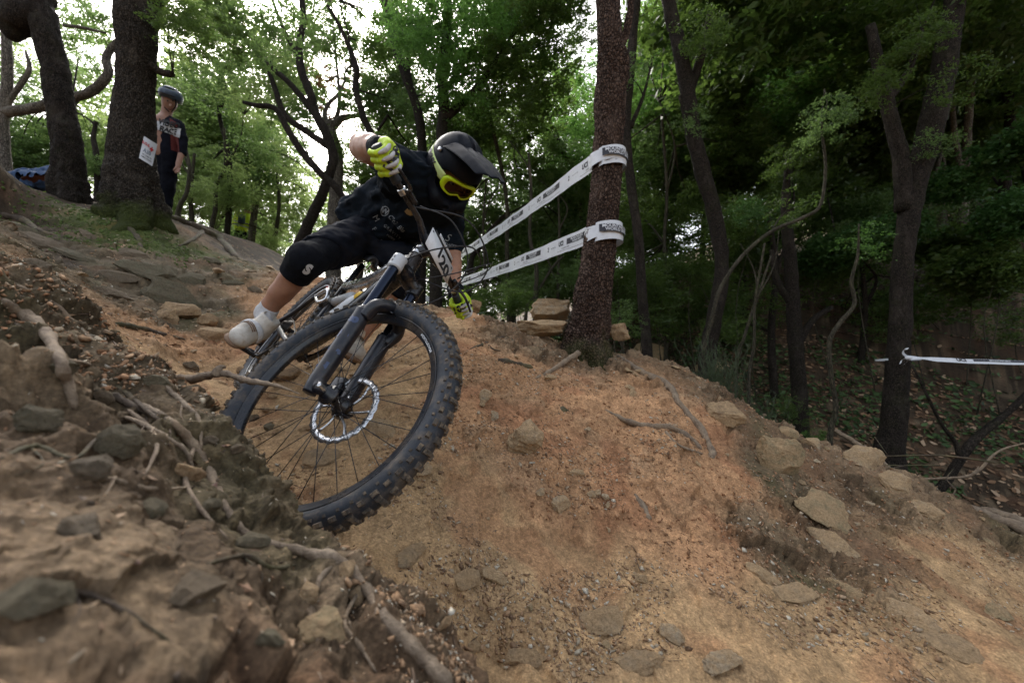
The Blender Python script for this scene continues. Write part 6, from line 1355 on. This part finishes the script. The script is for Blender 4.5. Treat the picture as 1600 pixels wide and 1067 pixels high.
# ------------------------------------------------------------------ shrubs and undergrowth
def shrub(label, px, py, D, r, kind, tone, n=3, cat='shrub', name='shrub', stems=4):
    c = P(px, py, D); gp, _ = drop(c.x, c.y); t = empty(name, gp, label=label, cat=cat); R_s = r / F * D
    for i in range(n):
        q = np.array(c) + np.array([rnd.uniform(-.7, .7), rnd.uniform(-.5, .5), rnd.uniform(-.35, .35)]) * R_s; add_crown(t, q, R_s * rnd.uniform(.6, .95), kind, tone, 'foliage')
        if i < (stems if px < 1150 else 1): twig(t, np.array(gp) - [0, 0, .05], q, .010, 4)
    return t
SH = [('dark bush under the left end of the tapes',742,470,6.2,40,'O','d'),('dark low bush below the lower tape, left of the pale boulder',790,480,5.8,40,'O','d'),('mid green bush behind the pale boulder',830,450,7,48,'O','m'),
 ('leafy bush behind the trunk of the taped tree, to its left',893,440,6.2,40,'O','m'),('small green bush right of the foot of the taped tree',972,500,4.4,32,'S','m'),('loose bush between the taped tree and the slim dark tree',985,430,6,45,'O','d'),
 ('shady bush behind the slim dark tree',1035,440,6.6,48,'O','d'),('shady bush left of the bowing pale tree',1085,430,6.4,45,'O','d'),('dark bush under the bow of the pale tree',1175,470,6.3,50,'S','d'),
 ('dark bush in the ravine right of the bowing tree',1250,420,7,60,'O','d'),('small fresh bush at the foot of the S shaped sapling',1275,690,3.6,24,'S','g'),('dim bush low in the ravine behind the crest',1235,640,4.4,30,'S','d'),
 ('dark bush on the far bank under the canopy',1330,400,7.5,60,'O','d'),('pale green spray hanging over the far bank',1170,330,5.6,40,'S','t'),
 ('broad leaved bush at the right edge, highest of its kind',1585,225,5.4,55,'B','t'),('broad leaved bush left of the highest one',1490,290,5.8,42,'B','t'),('broad leaved bush at mid height by the right edge',1580,330,5.2,50,'B','t'),
 ('broad leaved bush over the dark buttressed trunk',1425,350,6.2,40,'B','t'),('lowest broad leaved bush by the right edge',1540,420,5.6,60,'B','d'),('broad leaved bush farthest left above the far bank',1350,370,6.2,50,'B','t'),
 ('dark broad leaved bush between the buttressed tree and the right edge',1490,400,6.2,55,'B','d'),('small leafy plant on the far bank below the canopy',1290,400,6.5,36,'B','t'),
 ('bright leafy bush on the skyline behind the person in the yellow vest',345,300,9.5,48,'O','y'),('low bush beside the person in the yellow vest, to the left',352,352,9.5,28,'O','m'),('low bush between yellow vest and the pale oak',425,385,11,34,'O','y'),
 ('green bush on the skyline between the two big left trunks',150,262,7.5,32,'O','m'),('green bush behind the lying person',50,245,8,50,'O','m'),('pale green bush right of the spectator',300,300,8,36,'O','y'),
 ('bush on the crest left of the rider hips',490,385,9.5,34,'S','m'),('dim bush hanging over the right far bank',1590,520,6,60,'S','d'),('dim bush on the far bank right of the tape knot',1470,480,7,55,'S','d'),('dark bush above the crest behind the broom shrub',1140,520,5.2,40,'S','d'),
 ('dark bush deep behind the slim dark tree',1060,500,7.2,40,'O','d'),('thin bush behind the leaning saplings',1190,400,8,60,'O','d')]
for lb, px, py, D, r, kd, tn in SH: shrub(lb, px, py, D, r, kd, tn, 4 if kd == 'B' else 3)
# broom: thin upright green shoots
M_BROOM = simple('broom_shoots', (.035, .055, .018), .7, 0, .3, 20)
def broom(label, px, py, D, h, n):
    b = np.array(P(px, py, D)); gp, _ = drop(b[0], b[1]); b[2] = gp.z; t = empty('broom_shrub', tuple(b), label=label, cat='shrub'); gg = G()
    for i in range(n):
        a = rnd.uniform(0, 6.28); l = h * rnd.uniform(.5, 1.05); sp = rnd.uniform(.05, .5); q = b + np.array([rnd.uniform(-.1, .1), rnd.uniform(-.08, .08), -.03]); e = q + np.array([math.cos(a) * sp * l, math.sin(a) * sp * l, l])
        m = (q + e) / 2 + np.array([0, 0, .06 * l]); pa = catmull([q, m, e], 3); gg.add(*sweep(pa, np.linspace(.004, .001, len(pa)), 3, caps=False))
        for k in range(16):
            p = pa[rnd.randrange(1, len(pa))] + (e - q) * rnd.uniform(-.08, .08); d = np.array([rnd.uniform(-1, 1), rnd.uniform(-1, 1), rnd.uniform(.3, 1.6)]); d /= np.linalg.norm(d); L_ = rnd.uniform(.03, .09) * h / .5
            w_ = np.cross(d, [0, 1, 0]) * .0022; gg.add([p - w_, p + w_, p + d * L_], [[0, 1, 2]])
    s_ = gg.build('shoots', M_BROOM, t, kind=None); s_.location = (0, 0, 0); s_.data.transform(Matrix.Translation(-Vector(b))); return t
broom('large feathery dark green broom shrub on the crest under the crooked oak', 1120, 590, 3.0, .52, 70); broom('smaller broom shrub right of the large one', 1180, 600, 3.15, .50, 45); broom('sparse broom shrub at the foot of the dim ravine trunk', 1245, 700, 3.6, .42, 30)
# low green ground cover on the far bank
g = N('ground_cover_leaf'); rv = g.attr('rv', 'Fac'); g.bsdf(g.ramp(rv, [(0, (.020, .035, .010)), (.5, (.040, .075, .020)), (1, (.075, .125, .035))]), .6, 0, None, .3)
heap('ground_cover', scatter_face(20000, (3.5, 11), 51, lambda T, s: FARR(T, s) & (fbm(T * 1.1 + 8, 3) > -.12)), LV, (.018, .045), g.m, lift=.9, tiltr=1.1)
heap('ground_cover', scatter(2600, (-1.2, 2.2), (4.2, 9), lambda p: fbm(np.array([p]) * .9 + 8, 3)[0] > -.2, 52), LV, (.018, .040), g.m, lift=1.0, tiltr=1.1)
# moss tufts
M_MOSS = simple('moss', (.065, .095, .016), .95, 0, .45, 25)
mv = [(V * np.array([1, 1, .9]), Fc) for V, Fc in [hull(60 + i, .8) for i in range(4)]]
ft = np.array(tA.location)
heap('moss', [x for x in scatter(5200, (ft[0] - .9, ft[0] + 1.1), (ft[1] - 1.5, ft[1] + .25), lambda p: (np.linalg.norm(np.array(p)[:2] - ft[:2] - [.05, -.45]) < .72 + .6 * fbm(np.array([p]) * 3, 2)[0]), 31)], mv, (.005, .016), M_MOSS, lift=.1)
# ------------------------------------------------------------------ first aid notice on the oak
no = empty('paper_notice', P(231, 236, DA - .25), label='white paper notice with red cross and A30 pinned to the big dark oak', cat='sign'); off = np.array(no.location)
M_PAP = simple('white_paper', (.60, .63, .68), .7, 0, .04, 10); M_REDI = simple('red_print', (.50, .015, .02), .6); M_PEN = simple('blue_grey_pen', (.10, .14, .20), .6)
def npt(u_, v_, lift=0):  # u across, v down, 0..1
    x = 225 + 21 * u_ - 8 * v_; y = 213 + 13 * u_ + 34 * v_; dx = abs(x - 208); D = DA * (1 - math.sqrt(max(41 ** 2 - dx * dx, 60)) / F) - .03 - lift; return P(x, y, D)
V = np.array([npt(a / 8, b / 10) for a in range(9) for b in range(11)]) - off; Fc = [[i * 11 + j, i * 11 + j + 1, (i + 1) * 11 + j + 1, (i + 1) * 11 + j] for i in range(8) for j in range(10)]; mk('sheet', V, Fc, M_PAP, no)
def nprint(t, cu, cv, sc, mat, **k): V, Fc = text_mesh(t, 1, **k); mk('notice_print', np.array([npt(cu + v[0] * sc, cv - v[1] * sc * .70, .006) for v in V]) - off, Fc, mat, no)
nprint('S.O.S.', .27, .26, .24, M_REDI, bold=.04); nprint('A30', .44, .56, .34, M_PEN, bold=.01); nprint('IN CASO DI', .5, .74, .13, M_INK, bold=.01); nprint('EMERGENZA', .5, .85, .13, M_INK, bold=.01); pass
for w_, h_ in ((.26, .075), (.09, .21)):
    mk('red_cross', np.array([npt(.70 + a * w_ / 2, .34 + b * h_ / 2, .007) for a, b in ((-1, -1), (1, -1), (1, 1), (-1, 1))]) - off, [[0, 1, 2, 3]], M_REDI, no)
# ------------------------------------------------------------------ people in the background
M_FACE = simple('face_skin', (.36, .19, .13), .55, 0, .08, 20); M_DARKC = simple('dark_trousers', (.007, .008, .013), .9, 0, .2, 10, .3, 60, spec=.12); M_DRED = simple('dark_red_cloth', (.13, .022, .020), .8, 0, .15, 12)
M_HLM2 = simple('grey_white_helmet', (.07, .10, .15), .35, 0, .06, 20); M_HIV = simple('yellow_hi_vis', (.78, .95, .04), .6, 0, .08, 20); M_JEAN = simple('blue_denim', (.035, .07, .15), .85, 0, .3, 14, .4, 60)
D5 = 5.35
def S_(x, y, d=0): return np.array(P(x, y, D5 + d))
sp = empty('person', tuple(S_(252, 335)), label='standing spectator in a grey white bicycle helmet and black jersey with a lettered white band', cat='person')
s = SDF(*bbox([S_(238, 130), S_(296, 345)], .15), .014)
s.ell(S_(265, 159), (.078, .092, .118), k=.01).cap(S_(266, 163, -.09), S_(266, 166, -.105), .012, .016, k=.015).cap(S_(262, 168), S_(258, 186), .058, .062, k=.03)
s.cap(S_(258, 196), S_(256, 240), .13, .12, k=.04).cap(S_(282, 200), S_(286, 232), .050, .040).cap(S_(286, 232), S_(279, 256, -.1), .040, .030).cap(S_(236, 200), S_(233, 240), .05, .04)
s.cap(S_(279, 258, -.1), S_(277, 266, -.12), .036, .030, k=.01, sq=((0, 1, 0), .6))
for k_ in range(4): s.cap(S_(274 + k_ * 2.2, 265, -.12), S_(273.5 + k_ * 2.0, 271 - abs(k_ - 1), -.15), .011, .009, k=.004)
s.cap(S_(276, 260, -.13), S_(271, 266, -.16), .012, .010, k=.004)
s.cap(S_(248, 245), S_(247, 292), .085, .06).cap(S_(247, 292), S_(246, 332), .055, .04).cap(S_(262, 245), S_(261, 292), .085, .06).cap(S_(261, 292), S_(258, 332), .055, .04)
s.build('body', M_FACE, sp)
s = SDF(*bbox([S_(235, 180), S_(292, 250)], .15), .011)
s.cap(S_(244, 195), S_(275, 198), .085, .080, k=.05).cap(S_(258, 200), S_(259, 240), .165, .145, k=.05, sq=((0, 1, 0), .75)).cap(S_(277, 198), S_(284, 216), .078, .065, k=.05).cap(S_(284, 216), S_(285, 238, -.03), .060, .050).cap(S_(242, 198), S_(234, 236), .075, .06)
s.wrinkle(.014, 9, 5); s.plane(S_(259, 249), (0, 0, -1)); jr = s.build('jersey', simple('black_jersey_cloth', (.009, .010, .018), .85, spec=.12), sp)
s = SDF(*bbox([S_(238, 240), S_(272, 338)], .14), .012)
s.cap(S_(249, 246), S_(248, 292), .105, .085, k=.04).cap(S_(248, 292), S_(247, 330), .082, .062).cap(S_(264, 246), S_(262, 292), .105, .085, k=.04).cap(S_(262, 292), S_(258, 330), .082, .062).wrinkle(.012, 12, 3); s.plane(S_(255, 241), (0, 0, 1)); s.build('trousers', M_DARKC, sp)
for x in (247, 258): s = SDF(*bbox([S_(x - 5, 330, -.25), S_(x + 5, 340)], .08), .01); s.cap(S_(x, 334), S_(x + 1, 336, -.17), .05, .045, k=.02); s.build('shoe', M_PAD, sp)
bv = world_bvh(jr)
def gpoly(cs, n=8): return np.array([(1 - a) * (1 - b) * np.array(cs[0]) + a * (1 - b) * np.array(cs[1]) + a * b * np.array(cs[2]) + (1 - a) * b * np.array(cs[3]) for a in np.linspace(0, 1, n) for b in np.linspace(0, 1, n)]), [[i * n + j, i * n + j + 1, (i + 1) * n + j + 1, (i + 1) * n + j] for i in range(n - 1) for j in range(n - 1)]
decal('jersey_panel', gpoly([(6, 20, 0), (18, 12, 0), (22, -34, 0), (8, -30, 0)], 10), 259, 205, 0, 1, bv, M_DRED, sp, .006)
decal('jersey_band', gpoly([(-18, 10, 0), (24, -4, 0), (22, -18, 0), (-18, -3, 0)], 12), 259, 198, 0, 1, bv, M_PAP, sp, .012)
decal('jersey_lettering', text_mesh('VIDEO', 1, bold=.05), 265, 195, 14, 11, bv, M_INK, sp, .017); decal('jersey_lettering', text_mesh('RACE', 1, bold=.05), 264, 205, 14, 11, bv, M_INK, sp, .017)
s = SDF(*bbox([S_(240, 128), S_(294, 166)], .13), .009); hcn = S_(267, 150); tq = np.array(Euler((math.radians(14), math.radians(14), 0)).to_matrix())
s.ell(hcn, (.118, .142, .108), tq, k=.01); s.plane(hcn + tq @ np.array([0, 0, -.055]), tq @ np.array([0, 0, -1.])); s.ell(hcn - tq @ np.array([0, 0, .02]), (.095, .12, .09), tq, k=.004, op='sub')
for x in (-.075, -.045, -.015, .015, .045, .075):
    s.cap(hcn + tq @ np.array([x, -.11, .06]), hcn + tq @ np.array([x * .8, .10, .085]), .013, .012, k=.004, op='sub')
hm = s.build('helmet', M_HLM2, sp)
off = np.array(sp.location); V = np.array([hcn + tq @ np.array([.115 * math.sin(a) * (1), -.13 * math.cos(a) - r * .05 * math.cos(a), -.012 - r * .010]) for r in (0, .5, 1) for a in np.linspace(-1.2, 1.2, 16)]); Fc = [[r * 16 + i, r * 16 + i + 1, r * 16 + 17 + i, r * 16 + 16 + i] for r in range(2) for i in range(15)]
mk('helmet_peak', V - off, Fc, M_PAD, hm)
for sx in (-1, 1):
    V, Fc = sweep(catmull([hcn + tq @ np.array([sx * .09, -.03, -.02]), S_(265 + sx * 9.5, 165, -.05), S_(266 + sx * 2, 175, -.08)], 5), .006, 5); mk('chin_strap', V - off, Fc, M_PAD, hm)
    V, Fc = ICO[1]; mk('eye', V * .010 + S_(266 + sx * 4, 158, -.088) - off, Fc, M_INK, sp)
V, Fc = sweep([S_(262.5, 170.5, -.092), S_(266, 171.5, -.100), S_(269.5, 170.5, -.092)], .005, 5); mk('mouth', V - off, Fc, M_DRED, sp)
# the marshal in the vest
D5 = 14.5
S0_ = S_
def S_(x, y, d=0): return S0_(x, y - 7, d)
vp = empty('person', tuple(S_(378, 385)), label='distant person in a yellow high visibility vest with dark rucksack, walking behind the crest', cat='person')
s = SDF(*bbox([S_(366, 328), S_(394, 392)], .25), .03)
s.ell(S_(387, 337), (.10, .11, .13), k=.02).cap(S_(385, 341), S_(380, 346), .06, .07).cap(S_(380, 350), S_(378, 362), .16, .15).cap(S_(377, 366), S_(381, 378), .09, .07).cap(S_(381, 378), S_(382, 392), .065, .05).cap(S_(374, 366), S_(371, 378), .09, .07).cap(S_(371, 378), S_(370, 392), .065, .05).cap(S_(370, 347), S_(366, 358), .055, .045)
s.build('body', M_FACE, vp)
s = SDF(*bbox([S_(366, 335), S_(392, 372)], .25), .025); s.cap(S_(373, 345), S_(386, 345), .13, .12, k=.06).cap(S_(379, 348), S_(377, 362), .22, .22, k=.06).cap(S_(371, 346), S_(367, 357), .09, .08).cap(S_(386, 347), S_(388, 360), .09, .08).wrinkle(.03, 5); vest = s.build('vest', M_HIV, vp)
s = SDF(*bbox([S_(366, 355), S_(392, 392)], .25), .03); s.cap(S_(376, 365), S_(381, 378), .15, .12, k=.05).cap(S_(381, 378), S_(382, 392), .11, .09).cap(S_(375, 365), S_(371, 378), .15, .12, k=.05).cap(S_(371, 378), S_(370, 392), .11, .09); s.build('trousers', M_DARKC, vp)
s = SDF(*bbox([S_(372, 338), S_(384, 362)], .4), .03); s.boxs(S_(377.5, 350, -.27), (.10, .08, .17), None, .05); s.build('rucksack', simple('dark_blue_rucksack', (.02, .035, .06), .8), vp)
s = SDF(*bbox([S_(380, 330), S_(392, 342)], .2), .025); s.ell(S_(387.5, 334.5, .02), (.115, .12, .11), k=.02); s.plane(S_(387, 337), (0, 0, -1)); s.build('hair', simple('brown_hair', (.10, .05, .03), .8), vp)
bv = world_bvh(vest)
for y in (355, 360): decal('reflective_stripe', gpoly([(-13, 1, 0), (13, 1, 0), (13, -1, 0), (-13, -1, 0)], 12), 378, y - 7, 15, 1, bv, M_SOCK, vp, .02)
S_ = S0_
# somebody lying behind the leaning trunk
D5 = DB + .75
lp_ = empty('person', tuple(S_(45, 288)), label='person in blue jeans lying on the ground behind the leaning oak at the far left', cat='person')
s = SDF(*bbox([S_(-45, 262), S_(140, 300)], .2), .02); s.cap(S_(-20, 285), S_(20, 287), .12, .12, k=.05).ell(S_(-45, 280), (.10, .1, .1)).cap(S_(45, 282), S_(92, 270), .08, .06).cap(S_(92, 270), S_(125, 290), .055, .045).cap(S_(45, 286, -.15), S_(84, 282, -.2), .08, .06).cap(S_(84, 282, -.2), S_(118, 296, -.15), .055, .045); s.build('body', M_FACE, lp_)
s = SDF(*bbox([S_(20, 262), S_(130, 305)], .25), .014); s.ell(S_(45, 282), (.17, .17, .125), k=.05).cap(S_(48, 280), S_(92, 269), .115, .080, k=.05).cap(S_(92, 269), S_(122, 288), .08, .065).cap(S_(48, 284, -.15), S_(84, 281, -.2), .115, .085, k=.05).cap(S_(84, 281, -.2), S_(116, 294, -.15), .08, .065).wrinkle(.03, 9, 2).wrinkle(.010, 24, 5); s.build('jeans', M_JEAN, lp_)
s = SDF(*bbox([S_(-40, 262), S_(35, 305)], .2), .016); s.cap(S_(-25, 286), S_(28, 288), .125, .125, k=.05).wrinkle(.02, 9, 7); s.build('jacket', simple('blue_jacket', (.04, .07, .17), .8), lp_)
